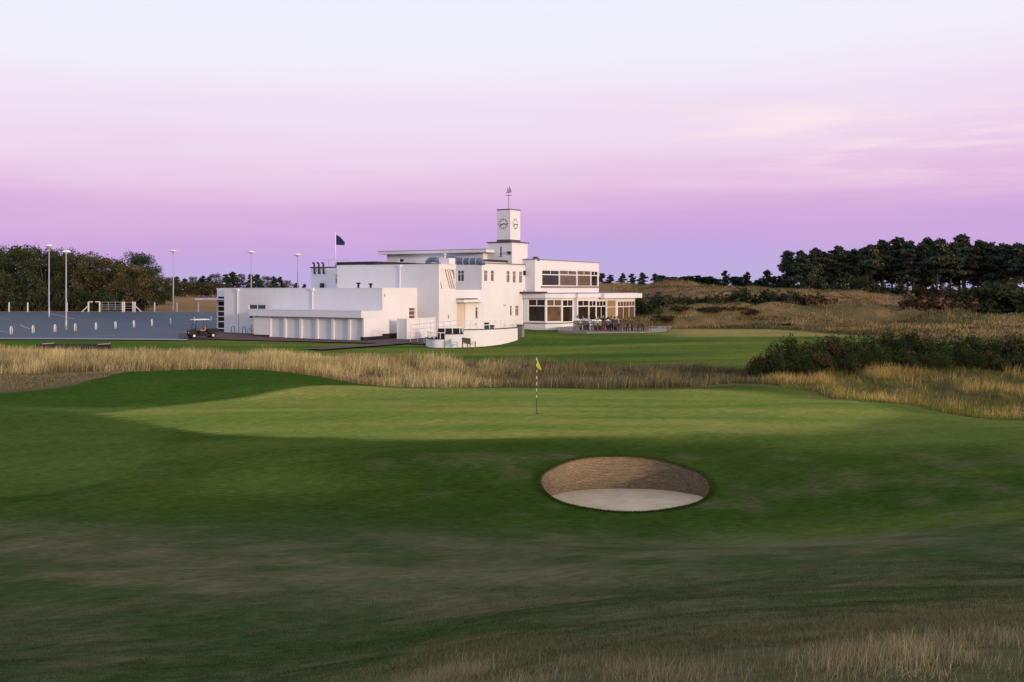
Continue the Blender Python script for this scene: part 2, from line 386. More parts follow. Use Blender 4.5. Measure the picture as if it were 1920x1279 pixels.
    d0 = np.interp(px, [1000,1240,1440,1500,1600,1700,1900,2400], [112,114,109,104,95,88,80,76])
    dn = mixc(dn, C3((.27,.15,.08)), sst(158,168,y)*.7)
    base = mixc(base, dn, sst(-1, 1.5, y-d0)*sst(1000,1150,px))
    # field behind the car park
    fld = mixc(np.broadcast_to(C3((.36,.20,.10)), x.shape+(3,)), C3((.26,.18,.075)), n1)
    base = mixc(base, fld, sst(150,153,y)*(1-sst(1000,1150,px)))
    base = mixc(base, C3((.05,.055,.03)), sst(230,330,y))
    back = 1-sst(-4, 2, y)
    base = mixc(base, C3((.08,.07,.04)), back)
    base *= (0.86+0.28*n4)[..., None]
    return base
hb = (BX-BA-1.0, BX+BA+1.0, BY-BB-1.0, BY+BB+1.0)
ix0 = np.searchsorted(xs, hb[0]); ix1 = np.searchsorted(xs, hb[1]); iy0 = np.searchsorted(ys, hb[2]); iy1 = np.searchsorted(ys, hb[3])
ny, nx_ = xg.shape
idx = np.arange(ny*nx_).reshape(ny, nx_)
q = np.stack([idx[:-1,:-1], idx[:-1,1:], idx[1:,1:], idx[1:,:-1]], -1)
keep = np.ones(q.shape[:2], bool); keep[iy0:iy1, ix0:ix1] = False
faces = q[keep]
V = np.stack([xg, yg, zg], -1).reshape(-1, 3)
# ring joining the square hole to the oval rim
loop = [(iy0, i) for i in range(ix0, ix1)]+[(j, ix1) for j in range(iy0, iy1)]+[(iy1, i) for i in range(ix1, ix0, -1)]+[(j, ix0) for j in range(iy1, iy0, -1)]
lp = np.array([idx[j, i] for j, i in loop]); P = V[lp]
ang = np.arctan2((P[:,1]-BY)/BB, (P[:,0]-BX)/BA)
wobr = 1+0.012*np.sin(3*ang+1)+0.008*np.sin(7*ang)
E = np.stack([BX+BA*wobr*np.cos(ang), BY+BB*wobr*np.sin(ang)], -1)
KR = 14; rings = [lp]; extra = []
off = len(V)
for k in range(1, KR+1):
    t = 1-(1-k/KR)**1.6
    xy = P[:, :2]*(1-t)+E*t; z = TZ(xy[:,0], xy[:,1])
    dist = np.hypot(xy[:,0]-E[:,0], xy[:,1]-E[:,1])
    z = z+0.03*np.exp(-(dist/0.25)**2)*(0.35+0.65*(np.sin(ang)>-.2))
    extra.append(np.column_stack([xy, z])); rings.append(off+np.arange(len(lp))); off += len(lp)
V = np.vstack([V]+extra); rf = []
n = len(lp)
for a, b in zip(rings[:-1], rings[1:]):
    rf.append(np.stack([a, np.roll(a, -1), np.roll(b, -1), b], -1))
faces = np.vstack([faces]+rf)
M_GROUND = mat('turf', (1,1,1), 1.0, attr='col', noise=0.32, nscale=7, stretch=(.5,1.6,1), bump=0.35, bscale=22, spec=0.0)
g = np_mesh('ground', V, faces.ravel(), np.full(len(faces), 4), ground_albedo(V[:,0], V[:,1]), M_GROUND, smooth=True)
tag(g, kind='structure')
# sand pit: revetted turf wall and sand floor
rimx, rimy, rimz = extra[-1][:,0], extra[-1][:,1], extra[-1][:,2]
NA = 220
rx = np.linspace(-np.pi, np.pi, NA, endpoint=False)
o = np.argsort(ang); rz_ = np.interp(rx, ang[o], rimz[o], period=2*np.pi); wr = 1+0.012*np.sin(3*rx+1)+0.008*np.sin(7*rx)
def sand_z(r, th):
    s = np.sin(th)
    return -0.98+0.03*np.cos(th)*r-0.02*s*r+(0.14*(s<0)*np.abs(s)+0.03*np.abs(np.cos(th))**2)*r**3+.07*(s>0)*r**6
LAY = 22; rowsV = []; 
for k in range(LAY*2+1):
    t = k/(LAY*2); zb = sand_z(0.97, rx)-0.06
    z = rz_*(1-t)+zb*t
    j = (0.006 if k % 2 == 0 else -0.022)+0.016*(noise2(rx*8+k*3.1, rx*0+k*1.7, 90, 2)-.5)
    z = z+0.008*(noise2(rx*6+50, rx*0+k*2.3, 93, 2)-.5)*(0 if k == 0 else 1)
    sc = (1-0.035*t)+ (j if k > 0 else 0)
    rowsV.append(np.column_stack([BX+BA*wr*sc*np.cos(rx), BY+BB*wr*sc*np.sin(rx), z+(0.0 if k else 0.004)]))
BV = np.vstack(rowsV); bf = []
for k in range(LAY*2):
    a = k*NA+np.arange(NA); b = a+NA; bf.append(np.stack([a, b, np.roll(b,-1), np.roll(a,-1)], -1))
bf = np.vstack(bf)
lay = np.repeat(np.arange(LAY*2+1), NA); th = np.tile(rx, LAY*2+1)
nn = noise2(th*22, lay*1.9, 95, 4); 
cA = np.array((.52,.42,.28)); cB = np.array((.16,.12,.075))
wl = np.clip((nn-.45)*1.4+(lay%2)*1.2-.3, 0, 1)[:, None]
M_REV = mat('turf_revetment', (1,1,1), 1.0, attr='col', noise=0.35, nscale=14, stretch=(1,1,4), bump=0.6, bscale=30, spec=0.02)
tag(np_mesh('bunker_wall', BV, bf.ravel(), np.full(len(bf), 4), (cA*(1-wl)+cB*wl)*(1-np.clip(1-lay/3.0,0,1)[:,None])+np.array((.035,.04,.012))*np.clip(1-lay/3.0,0,1)[:,None], M_REV), kind='structure')
rr_ = np.linspace(0, 1.0, 30); SV = []
for r in rr_:
    z = sand_z(r, rx); xx = BX+BA*wr*0.995*r*np.cos(rx); yy = BY+BB*wr*0.995*r*np.sin(rx)
    SV.append(np.column_stack([xx, yy, z+0.07*(noise2(xx*1.6, yy*2.4, 97, 4)-.5)*(1-r**8)]))
SV = np.vstack(SV); sf = []
for k in range(len(rr_)-1):
    a = k*NA+np.arange(NA); b = a+NA; sf.append(np.stack([a, b, np.roll(b,-1), np.roll(a,-1)], -1)[:, ::-1])
sf = np.vstack(sf)
M_SAND = mat('sand', (.60,.465,.30), 1.0, noise=0.14, nscale=1.6, bump=0.5, bscale=9, spec=0.0)
tag(np_mesh('bunker_sand', SV, sf.ravel(), np.full(len(sf), 4), None, M_SAND, smooth=True), kind='structure')

# ------------------------------------------------------------------ sheets on the ground
def sheet(name, us, near, far, nd_, m, dz=0.05, kind='structure'):
    """us: px angles; near/far: distance for each"""
    vs = []; n = len(us)
    for j in range(nd_+1):
        t = j/nd_
        for i, u in enumerate(us):
            d = near[i]*(1-t)+far[i]*t; x = (u-960)/F*d; vs.append((x, d))
    vs = np.array(vs); z = TZ(vs[:,0], vs[:,1])+dz
    ii = np.arange((nd_+1)*n).reshape(nd_+1, n)
    f = np.stack([ii[:-1,:-1], ii[:-1,1:], ii[1:,1:], ii[1:,:-1]], -1).reshape(-1, 4)
    o = np_mesh(name, np.column_stack([vs, z]), f.ravel(), np.full(len(f), 4), None, m, smooth=True)
    if kind: o['kind'] = kind
    return o
def strip(name, pts, w, m, dz=0.06, kind='structure', nseg=20):
    """a ribbon of width w along world points"""
    pts = [Vector((p[0], p[1])) for p in pts]; ps = []
    for a, b in zip(pts[:-1], pts[1:]):
        for k in range(nseg): ps.append(a.lerp(b, k/nseg))
    ps.append(pts[-1]); mb = MB(); K = max(1, int(w/0.8))
    for i, p in enumerate(ps):
        d = (ps[min(i+1, len(ps)-1)]-ps[max(i-1, 0)]).normalized(); nrm = Vector((-d.y, d.x))
        for k in range(K+1):
            q_ = p+nrm*w*(k/K-.5); mb.v.append((q_.x, q_.y, tz(q_.x, q_.y)+dz))
    for i in range(len(ps)-1):
        for k in range(K):
            a = i*(K+1)+k; mb.f.append((a, a+K+1, a+K+2, a+1)); mb.m.append(0)
    o = mb.build(name, m, smooth=True)
    if kind: o['kind'] = kind
    return o
M_ASPH = mat('asphalt', (.060,.078,.100), 0.7, noise=0.16, nscale=0.5, stretch=(.4,1,1), bump=0.05, bscale=40, spec=0.35)
us = np.linspace(-250, 640, 90)
far_ = np.full(90, 151.0)
sheet('car_park', us, np.interp(us, [-250,300,420,640], [100,100,101.5,108]), far_, 60, M_ASPH, 0.06)
us = np.linspace(-250, 352, 60)
M_KERB = mat('concrete', (.30,.29,.32), 0.9, noise=0.1)
sheet('pavement', us, np.full(60, 98.6), np.full(60, 100.6), 3, M_KERB, 0.10)
us = np.linspace(335, 830, 80)
sheet('brick_apron', us, np.interp(us, [335,420,560,700,830], [102.5,101.0,98.6,95.5,92.6]), np.interp(us, [335,420,830], [110,114,112]), 14, M_BRICKP, 0.10)
a, b, c_ = at(770, 96.5), at(690, 91), at(585, 85.5)
strip('garden_path', [a, b, c_], 2.4, M_BRICKP, 0.13)
M_LINE = mat('road_paint', (.42,.46,.50), 0.7, noise=0.2)
for p0, p1 in (((-30,118),(16,110)), ((38,124),(56,117)), ((95,146),(140,136)), ((178,104.5),(216,105.5)), ((-60,140),(20,135)), ((330,128),(400,129))):
    strip('bay_line', [at(*p0), at(*p1)], 0.16, M_LINE, 0.085, nseg=6)

# ------------------------------------------------------------------ grass
M_GRASS = mat('dry_grass', (1,1,1), 1.0, attr='col', trans=0.25, spec=0.0)
def blades(name, x, y, h, w, cols, lean=0.25, segs=1, wind=(0.10, 0.0), dz=-0.03, jit=0.25):
    n = len(x); z = TZ(x, y)+dz
    a = rng.uniform(0, 2*np.pi, n); la = rng.uniform(0, 2*np.pi, n); lm = np.abs(rng.normal(0, lean, n))*h
    dx, dy = np.cos(la)*lm+wind[0]*h, np.sin(la)*lm+wind[1]*h
    hz = np.sqrt(np.maximum(h*h-dx*dx-dy*dy, (0.3*h)**2))
    wx, wy = np.cos(a)*w/2, np.sin(a)*w/2
    b = np.column_stack([x, y, z])
    off = np.column_stack([wx, wy, 0*z])
    mid = b+np.column_stack([dx*.35, dy*.35, hz*.6]); tip = b+np.column_stack([dx, dy, hz])
    V = np.stack([b-off, b+off, mid+off*.8, mid-off*.8, tip], 1).reshape(-1, 3)
    base = np.arange(n)*5
    fl = np.column_stack([base, base+1, base+2, base+3, base+3, base+2, base+4]).ravel()
    sz = np.tile([4, 3], n)
    c = cols*(1+rng.uniform(-jit, jit, n))[:, None]
    cc = np.stack([c*.8, c*.8, c, c, c*1.12], 1).reshape(-1, 3)
    return tag(np_mesh(name, V, fl, sz, np.clip(cc, 0, 1), M_GRASS), kind='stuff')
def pick(n, pal, wts=None):
    pal = np.array(pal); k = rng.choice(len(pal), n, p=wts); return pal[k]
def clumped(n, u0, u1, d0, d1, per=14, spread=0.16):
    """positions in (angle, distance) with clumping, uniform per ground area"""
    m = max(1, n//per); u = rng.uniform(u0, u1, m); d = np.sqrt(rng.uniform(d0**2, d1**2, m))
    x = (u-960)/F*d; x = np.repeat(x, per)+rng.normal(0, spread, m*per); y = np.repeat(d, per)+rng.normal(0, spread, m*per)
    cid = np.repeat(np.arange(m), per); return x, y, cid
STRAW = [(.60,.45,.20),(.50,.36,.15),(.72,.58,.30),(.38,.30,.13),(.36,.34,.16)]
OLIVE = [(.16,.17,.07),(.22,.18,.08),(.26,.20,.10),(.13,.12,.06),(.28,.24,.15)]
# band of fescue behind the green
x, y, cid = clumped(260000, -120, 1500, 52, 88, 16, 0.22)
px = 960+F*x/y
near_e = np.interp(px, [-200,150,230,330,560,700,1300,1450,1600], [57,57.5,56.5,55.5,55.8,53,53,54,55])
far_e = np.interp(px, [-200,0,300,560,700,960,1300,1440,1520], [75,75,75,76,76,71,69,65,60])
k = (y > near_e+(noise2(x/1.1, y/1.1, 32, 2)-.5)*1.4) & (y < far_e+(noise2(x/3, y/3, 30, 2)-.5)*3); x, y, px, cid = x[k], y[k], px[k], cid[k]
gap = noise2(x/1.5, y/2.2, 31, 3); k = gap > .33; x, y, px, gap, cid = x[k], y[k], px[k], gap[k], cid[k]
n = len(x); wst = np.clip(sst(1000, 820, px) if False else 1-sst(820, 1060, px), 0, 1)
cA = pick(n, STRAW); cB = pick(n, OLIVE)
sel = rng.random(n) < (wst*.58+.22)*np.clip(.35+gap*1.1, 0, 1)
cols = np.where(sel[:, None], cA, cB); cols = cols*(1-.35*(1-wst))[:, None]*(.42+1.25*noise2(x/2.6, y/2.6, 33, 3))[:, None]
h = rng.uniform(.45, 1.0, n)*(0.35+1.15*gap)*(.72+.5*noise2(x/4,y/4,34,2))*np.interp(px, [-200,200,600,1200,1500], [1.0,1.0,.95,.85,.6])
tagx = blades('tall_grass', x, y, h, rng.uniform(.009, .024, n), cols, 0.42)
tagx['label'] = 'band of tall straw coloured grass behind the putting green'
# brownish rough left of the mound and right around the gorse
x, y, cid = clumped(40000, -60, 300, 47.5, 59, 10, 0.15); px = 960+F*x/y
k = y > np.interp(px, [-100,150,260,330], [49,50,55,57]); x, y = x[k], y[k]
blades('rough_grass', x, y, rng.uniform(.05,.16,len(x)), rng.uniform(.012,.03,len(x)), pick(len(x), OLIVE+[(.3,.22,.13),(.2,.17,.12)]), .6)
x, y, cid = clumped(190000, 1380, 2050, 40, 76, 14, 0.2); px = 960+F*x/y
e0 = np.interp(px, [1380,1450,1550,1640,1700,1800,1920,2050], [55,53.5,50.5,47,45.2,43,40.5,39])
k = (y > e0+(noise2(x/.8,y/.8,36,2)-.5)) & (y < np.interp(px, [1380,1430,1500,1600,1700], [55.5,58.5,62,66,76])+(noise2(x,y,37,2)-.5)*2); x, y, px, cid = x[k], y[k], px[k], cid[k]
gg = noise2(x/2.2, y/2.0, 35, 3); n = len(x)
YEL = [(.50,.35,.11),(.38,.27,.08),(.56,.43,.17),(.28,.23,.07)]; GRN = [(.13,.17,.028),(.19,.20,.045),(.10,.115,.025),(.25,.22,.07)]
pr = np.clip((gg-.55)*8, .03, .75)*np.interp(px, [1400,1700,1900], [1,.85,.5])*(.25+.75*sst(1,7,y-np.interp(px, [1380,1450,1550,1640,1700,1800,1920,2050], [49,49,48,45,45.2,43,40.5,39]))); sel = rng.random(n) < pr
blades('rough_grass', x, y, np.where(sel, rng.uniform(.35,.75,n)*(0.5+gg), rng.uniform(.10,.32,n)), rng.uniform(.009,.022,n), np.where(sel[:,None], pick(n, YEL), pick(n, GRN))*(.6+.8*noise2(x/1.3,y/1.3,39,2))[:,None], .6)
# grass at the photographer's feet
def foot(n, per, f_):
    x, y, cid = clumped(n, -100, 2050, 2.6, 12.5, per, 0.05); px = 960+F*x/y
    return x, y, px
x, y, px = foot(760000, 22, 0)
zq = TZ(x, y); pyp = HY+(CZ-zq)/y*F
lim = np.interp(px, [500,650,760,860,1000,1200,1350,1600,1800,1920,2100], [1335,1310,1265,1225,1225,1235,1215,1200,1185,1165,1155])
m0 = noise2(x/.35, y/.35, 60, 3); k = (pyp > lim-38+(m0-.5)*50) & (pyp < 1420) & (m0 > .16); x, y, px, m0, pyp, lim = [a_[k] for a_ in (x, y, px, m0, pyp, lim)]
n = len(x); g1_ = noise2(x/.55+5, y/.55, 61, 2)
tall = (rng.random(n) < np.clip((g1_-.36)*3.4, .10, .9)*sst(0, 45, pyp-lim))
cA = pick(n, [(.40,.33,.17),(.33,.26,.13),(.50,.42,.24),(.26,.21,.10)]); cB = pick(n, [(.18,.16,.07),(.26,.20,.10),(.13,.15,.05),(.32,.25,.14)])
blades('foreground_grass', x, y, np.where(tall, rng.uniform(.04,.125,n), rng.uniform(.02,.07,n))*(.6+.8*g1_), rng.uniform(.0012,.0034,n), np.where(tall[:,None], cA, cB)*(.6+.8*noise2(x/.9,y/.9,64,3))[:,None], .5)
# short turf blades on the near fairway
x, y, cid = clumped(240000, -60, 2000, 5.0, 17, 12, 0.06)
c = ground_albedo(x, y)*1.1
blades('short_grass', x, y, rng.uniform(.010,.030,len(x)), rng.uniform(.003,.006,len(x)), c, .6, dz=-.004)
# marram on the dunes
x, y, cid = clumped(190000, 1150, 2080, 74, 215, 16, 0.45); px = 960+F*x/y
d0 = np.interp(px, [1100,1240,1440,1500,1600,1700,1900,2400], [114,115.5,111,106,97,89,81,77])
k = (y > d0) ; x, y, px = x[k], y[k], px[k]; n = len(x)
gg = noise2(x/7, y/7, 38, 4); sel = rng.random(n) < np.clip((gg-.40)*3.2, .06, .85)
cols = np.where(sel[:,None], pick(n, [(.38,.26,.12),(.31,.21,.10),(.46,.34,.16),(.25,.18,.09)]), pick(n, [(.10,.10,.035),(.14,.11,.045),(.07,.07,.03)]))
blades('dune_grass', x, y, rng.uniform(.15,.45,n)*(.6+gg), rng.uniform(.03,.07,n), cols*(.45+1.1*noise2(x/11,y/6,44,4))[:,None], .5)

nb = 16000; t_ = rng.uniform(-np.pi, np.pi, nb); rr2 = 1+np.abs(rng.normal(0,.03,nb)); wv = 1+0.012*np.sin(3*t_+1)+0.008*np.sin(7*t_)
x, y = BX+BA*wv*rr2*np.cos(t_), BY+BB*wv*rr2*np.sin(t_)
blades('pit_edge_grass', x, y, rng.uniform(.02,.06,nb), rng.uniform(.005,.012,nb), pick(nb, [(.05,.09,.012),(.08,.12,.02),(.045,.07,.012)]), .6, dz=.01)
# ------------------------------------------------------------------ clubhouse
BA_ = R(-30); O = Vector((-14.89, 100.0)); cu, su = math.cos(BA_), math.sin(BA_)
def W(p): return Vector((O.x+cu*p[0]-su*p[1], O.y+su*p[0]+cu*p[1]))
def s_px(a, b, px):
    A, B = W(a), W(b); t = (px-960)/F; d = B-A
    return (t*A.y-A.x)/(d.x-t*d.y)*Vector((b[0]-a[0], b[1]-a[1])).length if True else 0
def dep(a, b, s):
    l = Vector((b[0]-a[0], b[1]-a[1])).length; A, B = W(a), W(b); return (A+(B-A)*(s/l)).y
club = empty('clubhouse', (O.x, O.y, 0), BA_, 'long white flat roofed clubhouse with a square clock tower beyond the putting green', 'clubhouse')
def frame3(a, b):
    a = Vector((a[0], a[1], 0)); b = Vector((b[0], b[1], 0)); d = (b-a); l = d.length; d = d/l; nrm = Vector((d.y, -d.x, 0))
    return a, d, nrm, l
WINS = []
def panel(mb, a, b, z0, z1, ops=(), rev=0.14):
    """vertical wall seen from the right hand side of a->b, with real openings"""
    A, d, nrm, l = frame3(a, b)
    S = sorted({0, l, *[o_[0] for o_ in ops], *[o_[1] for o_ in ops]}); Zs = sorted({z0, z1, *[o_[2] for o_ in ops], *[o_[3] for o_ in ops]})
    P = lambda s, z, k=0: A+d*s-nrm*k+Vector((0, 0, z))
    for s0, s1 in zip(S[:-1], S[1:]):
        for q0, q1 in zip(Zs[:-1], Zs[1:]):
            sm, zm = (s0+s1)/2, (q0+q1)/2
            if any(o_[0] < sm < o_[1] and o_[2] < zm < o_[3] for o_ in ops): continue
            mb.add([P(s0,q0), P(s1,q0), P(s1,q1), P(s0,q1)], [(0,1,2,3)])
    for s0, s1, q0, q1 in [o_[:4] for o_ in ops]:
        for e in ((s0,q0,s1,q0),(s1,q0,s1,q1),(s1,q1,s0,q1),(s0,q1,s0,q0)):
            mb.add([P(e[0],e[1]), P(e[2],e[3]), P(e[2],e[3],rev), P(e[0],e[1],rev)], [(0,1,2,3)])
def opn(a, b, px0, px1, py0, py1):
    s0, s1 = s_px(a, b, px0), s_px(a, b, px1); dm = dep(a, b, (s0+s1)/2)
    return (s0, s1, zat(py1, dm), zat(py0, dm))
def block(name, pts, z0, z1, wins={}, m=M_WHITE, top=True, close=True, parent=club):
    """pts anticlockwise seen from above; wins: edge index -> list of (px0,px1,py0,py1, spec)"""
    mb = MB(); n = len(pts)
    for i in range(n):
        a, b = pts[i], pts[(i+1) % n]; ops = []
        for w in wins.get(i, []):
            o_ = opn(a, b, *w[:4]); ops.append(o_); WINS.append((a, b, o_, w[4]))
        panel(mb, a, b, z0, z1, ops)
    if top: mb.add([(p[0], p[1], z1) for p in pts], [tuple(range(n))])
    return mb.build(name, m, parent)
def slab(name, pts, z0, z1, m, parent=club):
    mb = MB(); n = len(pts)
    mb.add([(p[0],p[1],z0) for p in pts]+[(p[0],p[1],z1) for p in pts], [tuple(range(n-1,-1,-1)), tuple(range(n,2*n))]+[(i, (i+1)%n, n+(i+1)%n, n+i) for i in range(n)])
    return mb.build(name, m, parent)
def rect(u0, u1, v0, v1): return [(u0,v0),(u1,v0),(u1,v1),(u0,v1)]
def offs(pts, e):
    out = []; n = len(pts)
    for i in range(n):
        p0, p, p1 = Vector(pts[i-1]), Vector(pts[i]), Vector(pts[(i+1)%n])
        d0 = (p-p0).normalized(); d1 = (p1-p).normalized(); n0 = Vector((d0.y,-d0.x)); n1 = Vector((d1.y,-d1.x))
        k = n0+n1; k = k/ max(0.2, k.dot(n0)); out.append((p.x+k.x*e, p.y+k.y*e))
    return out
def window(a, b, o_, spec):
    cols_t, cols_b, trans_, gm, sill = spec.get('t', 1), spec.get('b', 1), spec.get('tr', .33), spec.get('g', M_GLASS), spec.get('sill', True)
    A, d, nrm, l = frame3(a, b); s0, s1, z0, z1 = o_; fw = spec.get('fw', 0.07)
    rot = Matrix((d, -nrm, Vector((0,0,1)))).transposed()
    def bx(mb, sa, sb, za, zb, k0, k1):
        c = A+d*((sa+sb)/2)-nrm*((k0+k1)/2)+Vector((0,0,(za+zb)/2)); mb.rbox(c, (sb-sa, k1-k0, zb-za), rot)
    f = MB(); e = 0.004
    bx(f, s0+e, s0+fw, z0+e, z1-e, .05, .11); bx(f, s1-fw, s1-e, z0+e, z1-e, .05, .11)
    bx(f, s0+fw, s1-fw, z1-fw, z1-e, .05, .11); bx(f, s0+fw, s1-fw, z0+e, z0+fw, .05, .11)
    zt = z1-(z1-z0)*trans_ if trans_ else None
    if trans_: bx(f, s0+fw, s1-fw, zt-fw*.5, zt+fw*.5, .055, .105)
    bw = fw*.42
    for k in range(1, cols_t):
        s = s0+(s1-s0)*k/cols_t; bx(f, s-bw, s+bw, (zt or z0+fw), z1-fw, .06, .10)
    if trans_:
        for k in range(1, cols_b):
            s = s0+(s1-s0)*k/cols_b; bx(f, s-bw, s+bw, z0+fw, zt-fw*.5, .06, .10)
    for k in spec.get('rows', []):
        z = z1-(z1-z0)*k; bx(f, s0+fw, s1-fw, z-bw, z+bw, .055, .105)
    fo = f.build('window', M_TRIM, club)
    gl = MB(); bx(gl, s0+.01, s1-.01, z0+.01, z1-.01, .115, .135); gl.build('pane', gm, fo)
    if sill:
        sl = MB(); bx(sl, s0-.06, s1+.06, z0-.07, z0-.003, -.07, .12); sl.build('sill', spec.get('sm', M_TRIM), fo)
    return fo
zg0 = -0.6
# A: long low front block, G: garages in front of it
uA0 = -22.6
A_pts = rect(uA0, 0.0, 3.05, 16.0)
block('wall', A_pts, 0.25, 5.28, {0: [(466,498,571,580.5,dict(t=2,b=1,tr=0,g=M_GREYG)), (466,474.5,583,598,dict(t=1,b=1,tr=.5,g=M_GREYG))],
                                  1: [(767,779,576.5,598,dict(t=1,tr=0,rows=[.3,.68],g=M_CURT))]})
slab('plinth', offs(rect(uA0, 0.0, 3.05, 16.0), 0.03), zg0, 0.25, M_PLINTH)
slab('coping', offs(A_pts, 0.05), 5.282, 5.36, M_TRIM)
# glazed end bay behind, at the far left
block('wall', rect(-25.8, -22.7, 5.0, 14), 4.35, 5.27, {})
slab('coping', offs(rect(-25.8, -22.7, 5.0, 14), 0.04), 5.272, 5.34, M_TRIM)
w0 = MB(); w0.box(-25.7, -22.7, 5.15, 13.8, 0.0, 4.3); w0.build('glazed_bay', M_GLASS, club)
w1_ = MB()
for z in (0.55, 1.35, 1.95, 2.55, 3.15, 3.75): w1_.box(-25.85, -22.68, 5.02, 5.14, z, z+0.12)
w1_.box(-25.85, -25.72, 5.02, 5.14, 0.0, 4.34)
w1_.build('glazing_rail', M_TRIM, club)
slab('canopy', rect(-28.6, -22.7, 4.2, 7.0), 3.95, 4.12, M_BLUE)
# garages
gp = rect(-15.0, 0.0, 0.0, 3.05)
pil = [505, 533.5, 563, 593.6, 623, 654, 681.5]
sp_ = [s_px(gp[0], gp[1], p) for p in pil]
gm_ = MB(); ops = [(sp_[i]+0.16, sp_[i+1]-0.16, 0.02, 2.32) for i in range(6)]
for i in range(4):
    a, b = gp[i], gp[(i+1)%4]
    if i == 0: panel(gm_, a, b, 0.02, 2.35, [(s0, s1, 0.021, q1) for s0, s1, q0, q1 in ops], rev=0.5)
    else: panel(gm_, a, b, 0.02, 2.35, [])
gm_.build('wall', M_WHITE, club)
slab('plinth', [(-15.02,-.02),(sp_[0]-15.0-.02,-.02),(sp_[0]-15.0-.02,.4),(-15.02,.4)], zg0, 0.34, M_PLINTH)
slab('plinth', [(-.4,-.02),(.03,-.02),(.03,3.018),(-.4,3.018)], zg0, 0.42, M_PLINTH)
slab('plinth', [(-.4,3.02),(.035,3.02),(.035,9.19),(-.4,9.19)], zg0, 0.62, M_PLINTH)
slab('threshold', [(sp_[0]-15.0-.01,.01),(-.41,.01),(-.41,.52),(sp_[0]-15.0-.01,.52)], zg0, 0.018, M_WHITE)
for s0, s1, q0, q1 in ops:
    dm = MB(); dm.box(-15+s0+.005, -15+s1-.005, .22, .30, .025, 2.315)
    for k in range(1, 9): dm.box(-15+s0+.03, -15+s1-.03, .205, .221, .03+k*.25, .03+k*.25+.215)
    dm.box(-15+s0+.03, -15+s1-.03, .205, .221, .04, .03+.215)
    dr = dm.build('garage_door', M_DOOR, club)
    hm = MB(); hm.box(-15+(s0+s1)/2-.08, -15+(s0+s1)/2+.08, .17, .204, .95, .99); hm.build('handle', M_STEEL, dr)
slab('fascia', [(-15.3,-.45),(0.05,-.45),(0.05,3.03),(-15.3,3.03)], 2.352, 3.02, M_DOOR)
slab('coping', [(-15.33,-.48),(0.08,-.48),(0.08,3.02),(-15.33,3.02)], 3.022, 3.06, M_DOOR)
# E: ground floor range, C: tall stair block, D and M: upper floor
UC = 2.85
E_pts = rect(-14.0, UC, 12.5, 28.1)
def sl(w=.28, **k): return dict(t=2, b=2, tr=.33, fw=.045, **k)
block('wall', E_pts, zg0, 5.15, {1: [(891.5,896.5,576,598,dict(t=1,b=1,tr=.25,fw=.05,g=M_CURT)), (956.5,960,573,592.5,dict(t=1,b=1,tr=.3,fw=.04)),
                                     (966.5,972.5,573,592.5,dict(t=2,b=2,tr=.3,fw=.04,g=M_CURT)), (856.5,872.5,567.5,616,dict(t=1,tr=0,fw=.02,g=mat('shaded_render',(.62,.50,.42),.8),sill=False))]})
C_pts = rect(-11.07, UC, 9.2, 12.49)
block('wall', C_pts, zg0, 7.86, {1: [(826,853.5,504.5,543,dict(t=1,tr=0,fw=.06,g=mat('stair_blind',(.72,.69,.67),.25,spec=.5),sill=False)), (840,842.2,590,598,dict(t=1,tr=0,fw=.02,sill=False))]})
slab('coping', offs(C_pts, 0.05), 7.862, 7.93, M_TRIM)
# slanting glazing bars of the stair window
s0, s1, q0, q1 = opn(C_pts[1], C_pts[2], 826, 853.5, 504.5, 543)
bm_ = MB()
for f0, f1 in ((.36,.72),(.52,.86),(.66,1.0),(-.05,.14)):
    ya, yb = q1-.05, q0+.05
    if f0 < 0: ya = q0+(q1-q0)*.42; f0 = .02
    bm_.bar((UC-.09, 9.2+s0+(s1-s0)*f0, ya), (UC-.09, 9.2+s0+(s1-s0)*f1*.98, yb), .05, .05)
for f0 in (.76, .84, .91): bm_.bar((UC-.09, 9.2+s0+(s1-s0)*f0, q1-.05), (UC-.09, 9.2+s0+(s1-s0)*.97, q0+(q1-q0)*(1.55-f0*1.5+.35)), .035, .05)
bm_.build('glazing_bar', mat('bronze_bar', (.12,.09,.07), .5), club)
D_pts = rect(-3.5, UC, 17.9, 28.1)
w5 = [(908,914,507,527.5,sl()), (920.5,926.5,507,527.5,sl()), (950,956,508,530,sl(g=M_CURT)), (961.5,967.5,508.5,530.5,sl(g=M_CURT)), (973.5,979.5,509,531,sl(g=M_CURT))]
block('wall', D_pts, 5.152, 8.2, {0: [(857,870,507,528,dict(t=2,b=2,tr=.33,fw=.06,g=M_GREYG))], 1: w5})
slab('roof', offs(D_pts, 0.12), 8.202, 8.27, M_FELT)
block('wall', rect(-14, -3.52, 12.52, 28.0), 5.152, 8.05)
slab('roof', rect(-6.0, -3.52, 13.0, 27.9), 8.052, 8.2, M_FELT)
slab('roof', rect(-7.8, 1.9, 10.2, 12.4), 7.932, 8.04, M_FELT)
slab('wall', rect(-1.0, 1.6, 19.9, 28.0), 8.272, 8.5, M_WHITE)
slab('roof', rect(-1.2, 1.9, 19.5, 28.1), 8.502, 8.72, M_FELT)
# porch canopy on the long side
s0 = s_px((UC,9.2),(UC,28.1),855)+9.2; s1 = s_px((UC,9.2),(UC,28.1),912)+9.2
slab('canopy', [(UC+.004,s0),(UC+1.0,s0),(UC+1.0,s1-1.5),(UC+.004,s1-1.5)], zat(567,110.5), zat(561.5,110.5), M_WHITE)
slab('coping', [(UC+.004,s0),(UC+1.05,s0-.05),(UC+1.05,s1-3.5),(UC+.004,s1-3.5)], zat(561.3,110.5), zat(559.6,110.5), M_FELT)
